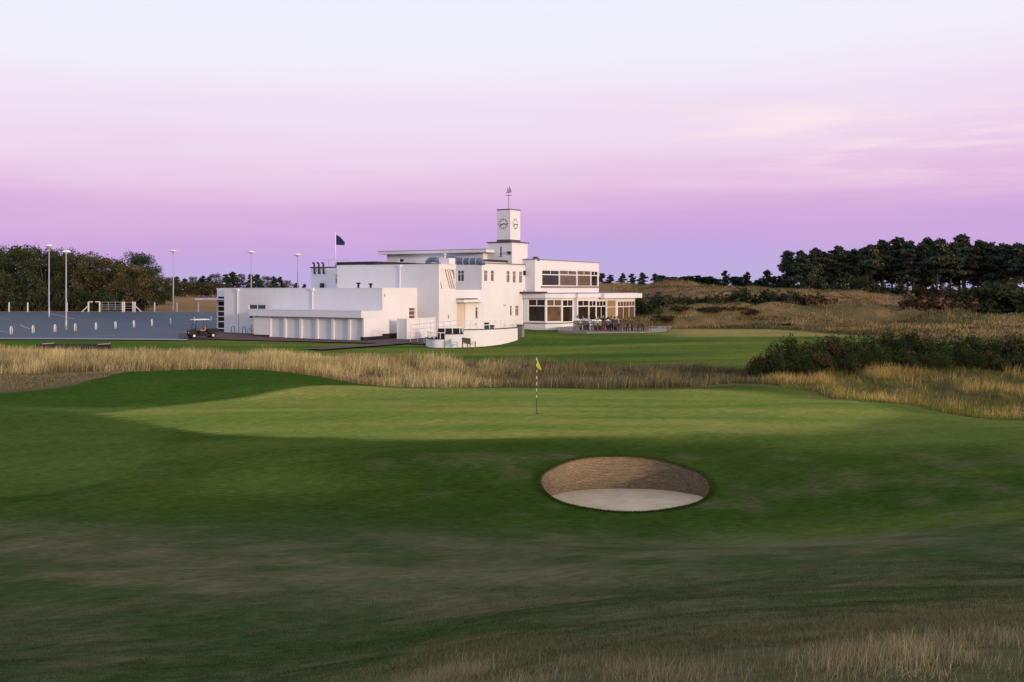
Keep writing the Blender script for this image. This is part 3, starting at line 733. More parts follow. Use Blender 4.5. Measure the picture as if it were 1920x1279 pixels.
# K: service block at the back left
K_pts = rect(-21.05, -10.9, 16.02, 26)
block('wall', K_pts, 4.0, 7.85, {0: [(627.5,633,514,533,dict(t=1,tr=.3,fw=.1))]})
slab('coping', offs(K_pts, .1), 7.852, 7.98, M_FELT)
slab('roof', rect(-17.2, -11, 16.3, 25), 7.982, 8.55, M_DARK)
fl = []
for p in (591.5, 600, 608.5):
    s = s_px((-21.05,16.02),(-10.9,16.02),p)-21.05
    t_ = MB(); t_.tube([(s, 15.98, zat(512,122)), (s, 15.84, zat(512,122)), (s, 15.8, zat(511,122)), (s, 15.8, zat(495,122)), (s-.05, 15.8, zat(493,122)), (s-.25, 15.8, zat(492.3,122))], .11, 8)
    t_.build('flue', M_DARK, club)
s = s_px((-21.05,16.02),(-10.9,16.02),608)-21.05
t_ = MB(); t_.box(s-.35, s+.0, 15.6, 16.0, 5.37, 5.95); t_.build('air_vent', M_DARK, club)
# H: penthouse range and its oversailing roof
uH0 = -12.4
block('wall', rect(-15.6, -1.0, 24.4, 27.5), 8.0, 9.69, {0: [(748,757,485.5,491.5,dict(t=1,tr=0,fw=.04))]}, m=M_WHITE)
slab('roof', [(-16.3,23.5),(0.05,23.5),(0.05,25.4),(-1,25.4),(-1,28),(-16.3,28)], 9.692, 10.06, M_WHITE)
slab('coping', [(-16.35,23.45),(0.1,23.45),(0.1,25.35),(-1.0,25.35),(-1,28.05),(-16.35,28.05)], 10.062, 10.12, mat('lead_edge', (.25,.24,.32), .6))
# clock tower
TB = rect(-.94, 2.47, 25.5, 29.4)
block('tower', TB, 8.3, 10.9, {0: [(936.8,940.6,462.5,480,dict(t=1,tr=0,rows=[.5],fw=.03,sm=M_DARK))]})
slab('coping', offs(TB, .14), 10.902, 11.02, mat('tower_coping', (.10,.07,.085), .8))
TS = rect(-.07, 1.81, 26.2, 28.7)
slab('plinth', offs(TS, .03), 11.022, 11.3, mat('tower_coping', (.1,.07,.085), .8))
tw = block('tower', TS, 11.302, 14.95)
slab('coping', offs(TS, .05), 14.952, 15.06, mat('tower_coping', (.1,.07,.085), .8))
def clock(center, right, nrm, rad):
    right, nrm, up = Vector(right), Vector(nrm), Vector((0,0,1)); c = Vector(center)
    rot = lambda a: Matrix((right*math.cos(a)-up*math.sin(a), nrm, right*math.sin(a)+up*math.cos(a))).transposed()
    mb = MB(); n = 32; vs = []
    for k_ in (0.003, .018): vs += [c+(right*math.cos(2*math.pi*i/n)+up*math.sin(2*math.pi*i/n))*rad*1.12+nrm*k_ for i in range(n)]
    mb.add(vs, [tuple(range(n,2*n))]+[(i,(i+1)%n,n+(i+1)%n,n+i) for i in range(n)]); face = mb.build('clock_face', M_WHITE, club)
    for k in range(12):
        a = 2*math.pi*k/12; mb = MB()
        mb.rbox(c+(right*math.sin(a)+up*math.cos(a))*rad*.86+nrm*.032, (.13*rad, .026, .28*rad), rot(a)); mb.build('hour_mark', M_DARK, face)
    for a, ln, w in ((R(98), .80, .13), (R(248), .74, .17)):
        hm = MB(); hm.rbox(c+(right*math.sin(a)+up*math.cos(a))*rad*ln*.46+nrm*.045, (w*rad, .02, ln*rad*1.05), rot(a)); hm.build('clock_hand', M_DARK, face)
zc = zat(419.2, 121.8)
clock((0.87, 26.2, zc), (1,0,0), (0,-1,0), .66)
clock((1.81, 27.45, zc), (0,1,0), (1,0,0), .66)
M_VANE = mat('vane_metal', (.09,.05,.07), .5)
vm = MB(); vz = 15.06; vm.tube([(.87,27.45,vz),(.87,27.45,vz+2.1)], .035, 6)
vane = vm.build('weather_vane', M_VANE, club)
vm = MB(); vm.bar((.38,27.45,vz+1.78),(1.36,27.45,vz+1.78), .04); vm.bar((.87,26.95,vz+1.78),(.87,27.95,vz+1.78), .04); vm.build('compass_arm', M_VANE, vane)
vm = MB(); 
vm.add([(.52,27.43,vz+2.12),(1.25,27.43,vz+2.12),(1.32,27.43,vz+2.24),(.45,27.43,vz+2.22),(.52,27.47,vz+2.12),(1.25,27.47,vz+2.12),(1.32,27.47,vz+2.24),(.45,27.47,vz+2.22)], [(0,1,2,3),(7,6,5,4),(0,4,5,1),(1,5,6,2),(2,6,7,3),(3,7,4,0)])
vm.tube([(.72,27.45,vz+2.2),(.72,27.45,vz+2.75)], .03, 5); vm.tube([(1.0,27.45,vz+2.2),(1.0,27.45,vz+2.9)], .03, 5)
vm.add([(.75,27.44,vz+2.3),(.9,27.44,vz+2.3),(.75,27.44,vz+2.7),(.75,27.47,vz+2.3),(.9,27.47,vz+2.3),(.75,27.47,vz+2.7)], [(0,1,2),(5,4,3),(0,3,4,1),(1,4,5,2),(2,5,3,0)])
vm.add([(1.03,27.44,vz+2.3),(1.2,27.44,vz+2.3),(1.03,27.44,vz+2.85),(1.03,27.47,vz+2.3),(1.2,27.47,vz+2.3),(1.03,27.47,vz+2.85)], [(0,1,2),(5,4,3),(0,3,4,1),(1,4,5,2),(2,5,3,0)])
vm.build('ship_figure', M_VANE, vane)
# F: dining wing with its ribbon windows
FU = rect(-6, 4.2, 28.12, 46.6)
bay = lambda g, t=2, b=1, tr=.3: dict(t=t, b=b, tr=tr, fw=.11, g=g, sill=False)
block('wall', FU, 4.75, 8.84, {1: [(1016.5,1049.3,506,536.5,bay(M_GLASS)), (1050,1082,506.5,537,bay(M_CURT)), (1083,1108.5,507,537.5,bay(M_CURT)), (1109,1121.5,508,537.5,bay(M_GLASS,2))]})
slab('coping', offs(FU, .1), 8.842, 8.95, mat('lead_edge', (.25,.24,.32), .6))
sA = s_px(FU[1], FU[2], 1014)+28.12
slab('sill_band', [(4.203,sA),(4.4,sA),(4.4,46.6),(4.203,46.6)], zat(539,130)-.02, zat(538,130)+.08, mat('brown_sill', (.16,.10,.08), .7))
FL = [(-6,27.6),(5.95,27.6),(7.48,29.1),(7.48,32.3),(7.9,32.3),(7.9,50.6),(-6,50.6)]
FLw = [(-6,28.2),(5.95,28.2)]
block('wall', [(2.9,27.6)]+FL[1:], zg0, 4.12, {
  0: [(989.5,1022.3,560.5,604,bay(M_GLASS))], 1: [(1024.6,1053.8,561,604,bay(M_CURT))], 2: [(1055.5,1075,561.5,604.5,bay(M_GLASS))],
  4: [(1084,1104.8,562.5,601.5,bay(M_GLASS)), (1105.3,1118.4,563,601,bay(M_GLASS)), (1119,1137.3,563.5,600,bay(M_GLASS,3,2)), (1138.5,1155.5,562.5,606,dict(t=1,tr=.3,fw=.08,g=mat('lit_curtain',(.30,.20,.10),.5),sill=False)), (1158.5,1190.8,564,600,bay(M_CURT,6,3))]}, top=False)
FR = [(2.6,27.3),(6.1,27.3),(7.8,28.95),(7.8,32.0),(8.2,32.0),(8.2,50.9),(-6,50.9),(-6,28.5),(2.6,28.5)]
slab('fascia', FR, 4.122, 4.66, M_WHITE)
slab('roof', offs(FR, .03), 4.662, 4.72, mat('lead_edge', (.25,.24,.32), .6))
slab('roof', [(2.0,26.9),(3.2,26.6),(6.0,27.3),(6.0,28.0),(2.0,28.05)], 4.722, 4.92, mat('slate_roof', (.09,.06,.06), .8))
sB = s_px((7.9,32.3),(7.9,50.6),1122)+32.3
slab('fascia', [(8.203,sB),(8.75,sB),(8.75,51.2),(8.203,51.2)], 4.0, 4.62, M_WHITE)
slab('sill_band', [(3.0,27.5),(6.0,27.5),(7.6,29.05),(7.6,32.2),(7.483,32.2),(7.483,29.1),(5.95,27.58),(3.0,27.58)], 1.02, 1.12, mat('brown_sill', (.16,.10,.08), .7))
for a, b, o_, spec in WINS: window(a, b, o_, spec)
# rainwater pipes with hopper heads
for (a, b), p, y0, y1 in (((A_pts[0], A_pts[1]), 447, 546, 632), ((A_pts[0], A_pts[1]), 587.5, 545, 583), ((C_pts[0], C_pts[1]), 751, 501, 540), ((D_pts[1], D_pts[2]), 985.5, 498, 545), ((E_pts[1],E_pts[2]), 982, 546, 612)):
    A, d, nrm, l = frame3(a, b); s = s_px(a, b, p); dm = dep(a, b, s); c = A+d*s+nrm*.1
    m_ = MB(); z0, z1 = zat(y1, dm), zat(y0, dm)
    m_.tube([c+Vector((0,0,z0)), c+Vector((0,0,z1))], .065, 8); m_.rbox(c+Vector((0,0,z1+.12)), (.3,.24,.26)); m_.build('drainpipe', M_TRIM, club)
# roof plant: ducts, cabinet, cowls
dm = MB()
def uvp(px, v, py):
    s = s_px((-30, v), (10, v), px)-30; dd = W((s, v)).y; return (s, v, zat(py, dd))
pts = [uvp(803,14.5,496), uvp(803,14.5,491), uvp(807,14.5,487.5), uvp(815,14.5,487), uvp(824,14.5,488.5)]
dm.tube(pts, [.34,.34,.32,.30,.32], 12); dm.build('air_duct', M_DUCT, club, smooth=True)
dm = MB(); dm.tube([uvp(836,15,488), uvp(848,15,487), uvp(856,15,489), uvp(868,15,490), uvp(900,15,490), uvp(904,15,492), uvp(904.5,15,497)], [.42,.46,.42,.40,.40,.36,.34], 12); dm.build('air_duct', M_DUCT, club, smooth=True)
dm = MB()
for p in (858, 871, 883, 895):
    q_ = uvp(p, 15, 490); dm.tube([(q_[0]-.06,15,q_[2]),(q_[0]+.06,15,q_[2])], .44, 12)
dm.build('duct_band', M_STEEL, club)
q_ = uvp(823, 11, 484); q2 = uvp(842, 11, 496)
dm = MB(); dm.box(q_[0], q2[0], 11, 12.2, 7.94, q_[2]); dm.build('plant_cabinet', M_WHITE, club)
q_ = uvp(833.5, 11.5, 483); dm = MB(); dm.lathe([(.16,-.1),(.16,.25),(.24,.28),(.24,.42),(.001,.5)], 12, q_); dm.build('cowl', M_STEEL, club)
for p, y in ((672, 533), (695, 534.5)):
    q_ = uvp(p, 6.5, y); dm = MB(); dm.lathe([(.12,5.3-q_[2]),(.12,.0),(.26,.08),(.22,.16),(.001,.2)], 10, q_); dm.build('cowl', M_DARK, club)
q_ = uvp(1004.5, 29, 484); dm = MB(); dm.lathe([(.5,8.72-q_[2]),(.5,-.05),(.34,.02),(.34,.16),(.001,.18)], 10, q_); dm.build('cowl', mat('tower_coping', (.1,.07,.085), .8), club)
q_ = uvp(706, 12, 493); dm = MB(); dm.lathe([(.3,-.3),(.28,.05),(.001,.18)], 10, q_); dm.build('cowl', M_DARK, club)
# wall lantern, floodlight, vents
q_ = (UC+.2, 28.0, zat(512, 123)); dm = MB(); dm.box(UC-.0+.004, UC+.22, 27.6, 27.9, q_[2]-.28, q_[2]+.28); dm.build('wall_lantern', M_DARK, club)
dm = MB(); dm.box(1.95, 2.35, 25.2, 25.48, zat(475.5,121), zat(471.5,121)); dm.box(2.1,2.2,25.4,25.5,zat(478,121),zat(475,121)); dm.build('floodlight', M_DARK, club)
for p, y in ((946,572.5), (892,608), (946,608), (960,608)):
    s = s_px(E_pts[1], E_pts[2], p)+12.5; z = zat(y, W((UC, s)).y); dm = MB()
    for k in range(4): dm.box(UC+.003, UC+.03, s-.25, s+.25, z-.14+k*.07, z-.1+k*.07)
    dm.build('wall_vent', mat('grey_vent', (.35,.30,.32), .7), club)
s = s_px(A_pts[1], A_pts[2], 721)+3.05; z = zat(553.5, 104); dm = MB(); dm.box(.003, .05, s-.08, s+.08, z-.12, z+.12); dm.build('alarm_box', mat('grey_vent', (.35,.3,.32), .7), club)
# white slatted screen against the stair block
en = empty('slatted_enclosure', (O.x, O.y, 0), BA_, 'white louvred enclosure standing against the tall stair block, left of the curved wall', 'enclosure')
zb, zt_ = 0.02, zat(600, 101)
f = MB()
for u, v in ((1.27,4.0),(2.42,4.0),(2.42,6.3),(2.42,9.05)): f.box(u-.07, u+.07, v-.07, v+.07, zb-.2, zt_)
f.box(1.2, 2.49, 3.93, 4.07, zt_+.002, zt_+.1); f.box(2.35, 2.49, 4.072, 9.1, zt_+.002, zt_+.1); f.build('frame', M_TRIM, en)
f = MB(); f.box(1.345, 2.345, 3.97, 4.03, zb+.05, zt_-.01); f.build('side_panel', M_DOOR, en)
f = MB()
nsl = 15
for k in range(nsl):
    z = zb+.08+(zt_-zb-.1)*k/nsl; f.add([(2.46,4.08,z),(2.46,8.97,z),(2.39,8.97,z+.11),(2.39,4.08,z+.11)], [(0,1,2,3)])
    f.box(2.385, 2.455, 4.08, 6.22, z, z+.055); f.box(2.385, 2.455, 6.38, 8.97, z, z+.055)
f.build('louvre', M_TRIM, en)

# ------------------------------------------------------------------ curved garden wall with railings
cw = empty('garden_wall', at(880, 91), 0, 'low curved white garden wall with stepped ends and white railings below the clubhouse', 'garden wall')
def wall_line(ctrl, ztop, name, coping=True, thick=.3):
    P_ = [at(p, d) for p, d in ctrl]; ps = []
    for i in range(len(P_)-1):
        p0, p1, p2, p3 = P_[max(i-1,0)], P_[i], P_[i+1], P_[min(i+2, len(P_)-1)]
        for k in range(10):
            t = k/10; ps.append(0.5*((2*p1)+(-p0+p2)*t+(2*p0-5*p1+4*p2-p3)*t*t+(-p0+3*p1-3*p2+p3)*t**3))
    ps.append(P_[-1]); mb = MB(); cp = MB(); o0 = cw.location
    for m_, z0, z1, e in ((mb, -.5, ztop, 0), (cp, ztop+.002, ztop+.07, .04)):
        vs = []
        for i, p in enumerate(ps):
            d = (ps[min(i+1,len(ps)-1)]-ps[max(i-1,0)]); d.z = 0; d.normalize(); n_ = Vector((d.y,-d.x,0))
            for s_, z in ((thick/2+e, z0), (thick/2+e, z1), (-thick/2-e, z1), (-thick/2-e, z0)):
                vs.append((p.x+n_.x*s_-o0.x, p.y+n_.y*s_-o0.y, z-o0.z))
        fs = [(i*4+k, (i+1)*4+k, (i+1)*4+(k+1)%4, i*4+(k+1)%4) for i in range(len(ps)-1) for k in range(4)]
        fs += [(0,1,2,3), tuple((len(ps)-1)*4+k for k in (3,2,1,0))]
        m_.add(vs, fs)
    mb.build(name, M_WHITE, cw); cp.build('coping', M_PLINTH, cw)
    return ps
z3, z2, z1_ = zat(618, 91), zat(626.5, 90), zat(636, 89.7)
l1 = wall_line([(801.5,92),(806,90.2),(816,89.4),(834,89.3)], z1_, 'wall')
l2 = wall_line([(834.3,89.3),(850,89.4),(868,89.7)], z2, 'wall')
l3 = wall_line([(868.3,89.7),(890,90.1),(915,91.0),(942,92.4),(968,94.6)], z3, 'wall')
def railing(ps, z, hgt, every=5, rails=(1.0,)):
    rm = MB(); o0 = cw.location
    L_ = [Vector((p.x-o0.x, p.y-o0.y, z+.07-o0.z)) for p in ps]
    acc = 0
    for i, p in enumerate(L_):
        if i: acc += (L_[i]-L_[i-1]).length
        if i == 0 or acc > .62 or i == len(L_)-1: rm.tube([p, p+Vector((0,0,hgt))], .036, 6); acc = 0
    for r_ in rails: rm.tube([p+Vector((0,0,hgt*r_)) for p in L_[::3]+[L_[-1]]], .036, 6)
    rm.build('railing', M_TRIM, cw)
railing(l1, z1_, .52); railing(l2, z2, .55, rails=(1.0,)); railing(l3, z3, .80, rails=(1.0,.45))
# steps behind the railings
st = MB(); o0 = cw.location
for i in range(5):
    p = at(812+i*13, 91.6+i*.15); z = .55+i*.17
    st.box(p.x-o0.x-.4, p.x-o0.x+.42, p.y-o0.y, p.y-o0.y+1.6, -.3-o0.z, z-o0.z)
st.build('steps', M_PLINTH, cw)
st = MB(); a_ = at(821,93.6); b_ = at(866,93.9); st.box(a_.x-o0.x, b_.x-o0.x, a_.y-o0.y, a_.y-o0.y+.25, -.3-o0.z, zat(616,93.6)-o0.z); st.build('dark_wall', M_DARK, cw)
rl = MB()
for p0, y0, p1, y1 in ((762,611,823,597),(762,622,823,610),(762,600,762,636)): pass
for k in range(9):
    p = at(770+k*12.5, 96.6-k*.25); zt1 = zat(609-k*1.1, p.y); rl.tube([(p.x-o0.x,p.y-o0.y,.05-o0.z),(p.x-o0.x,p.y-o0.y,zt1-o0.z)], .025, 6)
pa, pb = at(770,96.6), at(870,94.6)
for e_ in (0, .45): rl.tube([(pa.x-o0.x,pa.y-o0.y,zat(609,96.6)-e_-o0.z),(pb.x-o0.x,pb.y-o0.y,zat(600,94.6)-e_-o0.z)], .025, 6)
rl.build('railing', M_TRIM, cw)

# ------------------------------------------------------------------ terrace
TZ0 = 0.62
tm = MB(); ed = [at(1046,112.5), at(1072,109.5), at(1100,108), at(1200,106.2), at(1248,108.5)]; bk = [at(1262,128), at(1120,128), at(1046,121)]
pl = [(p.x, p.y) for p in ed+bk]; nn_ = len(pl)
tm.add([(x_,y_,-.3) for x_, y_ in pl]+[(x_,y_,TZ0) for x_, y_ in pl], [tuple(range(nn_-1,-1,-1)), tuple(range(nn_,2*nn_))]+[(i,(i+1)%nn_,nn_+(i+1)%nn_,nn_+i) for i in range(nn_)])
tag(tm.build('terrace', M_PAVE), kind='structure')
def on_t(px, d): return Vector(((px-960)/F*d, d, TZ0))

def make_chair(wood):
    t = empty('terrace_chair', (0,0,0), 0, 'slatted wooden terrace chair', 'chair')
    m = MB(); 
    for k in range(5): m.box(-.25, .25, -.24+k*.098, -.24+k*.098+.085, .42, .45)
    m.build('seat', wood, t)
    m = MB(); m.box(-.26,-.22,.23,.27,.45,.95); m.box(.22,.26,.23,.27,.45,.95)
    for k in range(4): m.box(-.22,.22,.235,.265,.55+k*.11,.62+k*.11)
    m.box(-.26,.26,.23,.27,.952,.99); m.build('backrest', wood, t)
    for sx in (-1,1):
        for sy in (-1,1):
            m = MB(); m.box(sx*.24-.025, sx*.24+.025, sy*.23-.025, sy*.23+.025, 0, .419 if sy > 0 else .64); m.build('leg', wood, t)
        m = MB(); m.box(sx*.26-.03, sx*.26+.03, -.28, .225, .642, .67); m.build('armrest', wood, t)
    return t
def make_table(wood):
    t = empty('terrace_table', (0,0,0), 0, 'round wooden terrace table', 'table')
    m = MB(); m.lathe([(.001,.70),(.58,.70),(.6,.72),(.58,.745),(.001,.745)], 24); m.build('tabletop', wood, t)
    for k in range(4):
        a = math.pi/4+k*math.pi/2; m = MB(); m.bar((math.cos(a)*.42, math.sin(a)*.42, 0), (math.cos(a)*.3, math.sin(a)*.3, .70), .06); m.build('leg', wood, t)
    return t
ch0 = make_chair(M_WOOD); ch1 = make_chair(M_WOODR); tb0 = make_table(M_WOOD); tb1 = make_table(M_WOODR)
used = {}
def put(proto, loc, rz, label, group=None, scale=None):
    o = proto if proto.name not in used else copy_tree(proto); used[proto.name] = 1
    o.location = loc; o.rotation_euler.z = rz; o['label'] = label
    if group: o['group'] = group
    if scale: o.scale = scale
    return o
# seated people, one continuous skinned body
def person_mesh(name, lean=0.0, arm=0.0, head=0.0):
    me = bpy.data.meshes.new(name); V_ = []; E_ = []; Rr = []
    def v(p, r, parent=None):
        V_.append(p); Rr.append(r)
        if parent is not None: E_.append((parent, len(V_)-1))
        return len(V_)-1
    pel = v((0,.02,.55), .145); sp1 = v((0,.03+lean*.3,.72), .125, pel); chst = v((0,.02+lean*.7,.95), .15, sp1); nb = v((0,lean,1.13), .065, chst)
    hd = v((head*.02,lean-.03,1.26), .085, nb); ht = v((head*.03,lean-.02,1.38), .075, hd); nose = v((head*.05,lean-.13,1.26), .018, hd)
    for s in (-1,1):
        hp = v((s*.1,-.02,.52), .10, pel); kn = v((s*.14,-.44,.52), .068, hp); an = v((s*.14,-.42,.11), .045, kn); to = v((s*.15,-.57,.05), .036, an)
        sh = v((s*.2,.01+lean*.9,1.06), .062, chst); el = v((s*.26,-.10+lean*.5,.82), .045, sh); wr_ = v((s*.16,-.34+arm*.1*s,.84+arm*.06), .03, el)
        pm = v((s*.14,-.41+arm*.1*s,.85+arm*.06), .034, wr_)
        for k in range(4): 
            k1 = v((s*(.165-.018*k),-.47,.855+arm*.06), .0095, pm); v((s*(.16-.018*k),-.505+.006*abs(k-1.5),.84+arm*.06), .0085, k1)
        v((s*.10,-.43,.875+arm*.06), .011, pm)
    me.from_pydata(V_, E_, []); o = bpy.data.objects.new(name, me); C.objects.link(o)
    sk = o.modifiers.new('skin', 'SKIN'); 
    for i, r in enumerate(Rr): me.skin_vertices[0].data[i].radius = (r, r*(.75 if i in (1,2) else 1)); me.skin_vertices[0].data[i].use_root = (i == 0)
    ss = o.modifiers.new('sub', 'SUBSURF'); ss.levels = 1; ss.render_levels = 1
    dg = bpy.context.evaluated_depsgraph_get(); dg.update(); nm = bpy.data.meshes.new_from_object(o.evaluated_get(dg)); nm.name = name
    bpy.data.objects.remove(o); bpy.data.meshes.remove(me)
    nm.materials.clear()
    for m_ in (M_SKIN, M_SHIRTS[0], M_TROU[0], M_DARK): nm.materials.append(m_)
    for p in nm.polygons:
        c = p.center; mi = 0
        if c.z < .085: mi = 3
        elif c.z < .62 and not (c.y < -.3 and c.z > .78): mi = 2
        elif c.z < 1.12 and c.y > -.30: mi = 1
        p.material_index = mi; p.use_smooth = True
    return nm
M_SKIN = mat('skin', (.42,.25,.18), .6)
M_SHIRTS = [mat('white_shirt', (.75,.76,.80), .8), mat('pale_blue_shirt', (.45,.55,.72), .8), mat('navy_jacket', (.02,.025,.05), .8), mat('maroon_jumper', (.16,.04,.06), .8), mat('grey_jumper', (.30,.28,.30), .8)]
M_TROU = [mat('navy_trousers', (.018,.022,.04), .9), mat('tan_trousers', (.30,.22,.14), .9)]
M_HAIR = [mat('dark_hair', (.02,.014,.01), .7), mat('grey_hair', (.35,.33,.32), .7)]
pm_ = [person_mesh('person', 0, 0), person_mesh('person', -.06, 1, 1), person_mesh('person', -.1, -.5, -1)]
hm_ = MB(); hm_.lathe([(.001,.115),(.05,.105),(.085,.07),(.1,.01),(.098,-.05),(.06,-.09)], 14, (0,.02,1.33)); 
hair_o = None
def person(loc, rz, k, shirt, trou, hair, label):
    global hair_o
    o = bpy.data.objects.new('person', pm_[k]); C.objects.link(o); o.location = loc; o.rotation_euler = (0,0,rz); o.scale = (1.12,1.12,1.1)
    for i, m_ in ((1, shirt), (2, trou)): o.material_slots[i].link = 'OBJECT'; o.material_slots[i].material = m_
    tag(o, label, 'person', 'people seated on the terrace')
    h_ = hm_.build('hair', hair, o, smooth=True); h_.location.y = [0,-.06,-.1][k]
    return o
# (px, distance, facing, kind)
FRONT = [(1078,109.6,180,'w'),(1086,109.4,180,'w'),(1095,109.2,150,'w'),(1104,109.3,200,'w')]
seats = [
 # px, d, rotation(deg), wood, person(or None)
 (1080,109.9,175,0,None),(1090,109.7,185,0,None),(1099,110.0,170,0,(0,1,0,0,'person in a white shirt with back to the lawn, leftmost on the terrace')),
 (1083,113.6,10,0,(1,0,1,0,'dark haired person in white facing the lawn at the first table')),
 (1094,113.9,-15,0,(2,0,0,0,'person in a white top behind the first table, second from left')),
 (1103,113.2,-40,0,(0,1,0,1,'grey haired person in a pale blue shirt behind the first terrace table')),
 (1116,108.6,165,0,(1,0,0,0,'person in a white shirt and navy trousers sitting at the second table, nearest the lawn')),
 (1124,109.0,200,1,(2,0,0,0,'person in a white shirt leaning forward at the second terrace table')),
 (1121,113.0,0,0,(0,4,1,0,'person in a grey jumper at the far side of the second table')),
 (1131,112.6,-30,1,(1,2,0,1,'grey haired person in a navy jacket beside the terrace plant')),
 (1140,109.2,160,1,(2,0,0,0,'person in white and navy sitting alone between second and third tables')),
 (1147,112.8,20,1,(0,3,0,0,'person in a maroon jumper behind the third terrace table')),
 (1153,108.7,190,1,(1,2,0,0,'person in a dark navy jacket with back to the lawn at the third table')),
 (1159,111.6,-60,1,(2,4,0,0,'person in grey turned sideways at the right of the third table')),
 (1167,108.6,185,1,None),(1174,112.2,0,1,None),(1181,109.4,240,1,None),(1189,112.2,-20,0,None),(1195,108.4,170,1,None),(1203,110.6,120,0,None),(1209,108.3,200,1,None),(1214,112,30,1,None)]
chl = ['weathered chair at the far left end of the terrace, backed to the lawn','weathered empty chair second from the left end of the terrace']
ordn = ['third','fourth','fifth','sixth','seventh','eighth','ninth','tenth','eleventh','twelfth','thirteenth','fourteenth','fifteenth','sixteenth','seventeenth','eighteenth','nineteenth','twentieth','twenty first','twenty second']
for i, (p, d, rz, wd, per) in enumerate(seats):
    rz_ = R(rz)+math.pi*0
    if i < 2: lb = chl[i]
    else: lb = ('grey' if wd == 0 else 'red brown')+' wooden terrace chair, '+ordn[i-2]+' from the left'+(' with someone in it' if per else ', empty')
    put((ch0, ch1)[wd], on_t(p, d), rz_, lb, 'wooden chairs on the terrace', (1.12,1.12,1.12 if p < 1192 else 1.3))
    if per:
        k, sh, tr, hr, lab = per; off_ = Matrix.Rotation(rz_, 3, 'Z') @ Vector((0, .04, .0))
        person(on_t(p, d)+off_+Vector((0,0,.03)), rz_, k, M_SHIRTS[sh], M_TROU[tr], M_HAIR[hr], lab)
for i, (p, d, wd, lb) in enumerate(((1092,111.6,0,'round grey wooden table at the left end of the terrace'),(1122,110.9,0,'round wooden table ringed by people in the middle of the terrace'),(1150,110.6,1,'round red brown table third from the left on the terrace'),(1180,110.6,1,'empty round table near the right end of the terrace'),(1201,109.6,1,'rightmost round table on the terrace'))):
    put((tb0, tb1)[wd], on_t(p, d), 0, lb, 'round tables on the terrace', (1.1,1.1,1.05))

# ------------------------------------------------------------------ bench by the garden wall
def bench(loc, rz):
    t = empty('garden_bench', loc, rz, 'grey wooden bench on the lawn in front of the curved white wall', 'bench')
    m = MB()
    for k in range(4): m.box(-.75,.75,-.25+k*.12,-.25+k*.12+.1,.43,.46)
    m.build('seat', M_WOOD, t)
    m = MB(); m.box(-.75,.75,.235,.275,.88,.95); m.box(-.75,.75,.235,.275,.52,.57)
    for k in range(14): m.box(-.72+k*.108,-.72+k*.108+.06,.24,.27,.572,.878)
    m.build('backrest', M_WOOD, t)
    for sx in (-1,1):
        for sy in (-1,1):
            m = MB(); m.box(sx*.79-.035,sx*.79+.035,sy*.25-.035,sy*.25+.035,-.05,.62 if sy < 0 else .96); m.build('leg', M_WOOD, t)
        m = MB(); m.box(sx*.79-.045,sx*.79+.045,-.3,.21,.622,.66); m.build('armrest', M_WOOD, t)
bl = at(879, 87.6); bench(bl, R(118))

# ------------------------------------------------------------------ golf flag
fl_ = at(1006.3, 40.0)
hp = 2.28
ft = empty('flagstick', fl_, 0, 'yellow flag on a black and white banded stick in the hole of the putting green', 'golf flag')
M_W = mat('stick_white', (.8,.8,.75), .5); M_B = mat('stick_black', (.015,.015,.012), .5)
m = MB(); m.tube([(0,0,-.1),(0,0,.66)], .012, 8, 0); zz_ = .66
seg = (hp-.66)/13
for k in range(13): m.tube([(0,0,zz_+k*seg),(0,0,zz_+(k+1)*seg)], .0115, 8, (k+1) % 2, cap=(k == 12))
m.build('stick', [M_B, M_W], ft)
m = MB(); NX, NZ = 10, 10; vs = []; 
for i in range(NX+1):
    for j in range(NZ+1):
        a, b = i/NX, j/NZ
        top = Vector((.0, 0, hp-.02)); bot = Vector((.0, 0, hp-.42)); tip = Vector((.21, -.05, hp-.52)); edge_t = top.lerp(tip, a); edge_b = bot.lerp(tip, a)
        p = edge_t.lerp(edge_b, b); p.y += .035*math.sin(a*7+b*2)*(.2+a)*.8; vs.append(p)
fs = [(i*(NZ+1)+j, (i+1)*(NZ+1)+j, (i+1)*(NZ+1)+j+1, i*(NZ+1)+j+1) for i in range(NX) for j in range(NZ)]
m.add(vs, fs); fo = m.build('flag', mat('yellow_cloth', (.92,.88,.03), .7, trans=.45), ft, smooth=True)
so = fo.modifiers.new('thick', 'SOLIDIFY'); so.thickness = .004
m = MB(); m.lathe([(.056,.012),(.056,-.1)], 18, (0,0,0)); m.lathe([(.001,-.02),(.055,-.02)], 18); m.build('cup', mat('cup', (.02,.02,.02), .9), ft)

# ------------------------------------------------------------------ roof flag
kz = 8.0
fp = W(( s_px((-21,18),(-5,18),629)-21, 18)); topz = zat(437, fp.y)
ff = empty('flagpole', (fp.x, fp.y, kz), 0, 'thin white flagpole with a small navy flag on the clubhouse roof', 'flagpole')
m = MB(); m.tube([(0,0,0),(0,0,topz-kz)], [.06,.035], 8); m.lathe([(.001,.1),(.07,.05),(.07,0),(.001,-.04)], 8, (0,0,topz-kz)); m.build('pole', M_TRIM, ff, smooth=True)
m = MB(); vs = []; zt2 = zat(440.5, fp.y)-kz; hh = 1.25
for i in range(13):
    for j in range(9):
        a, b = i/12, j/8; x_ = .08+1.15*a-(.22*(1-abs(b-.55)*2) if i == 12 else 0); z_ = zt2-(.95*a*a*.75+.3*a)*(1-b)-b*(hh+.06*a); vs.append((x_, .12*math.sin(a*6+b)*a, z_))
m.add(vs, [(i*9+j, (i+1)*9+j, (i+1)*9+j+1, i*9+j+1) for i in range(12) for j in range(8)]); fo = m.build('flag', mat('navy_cloth', (.008,.025,.07), .7), ff, smooth=True)
so = fo.modifiers.new('thick', 'SOLIDIFY'); so.thickness = .01
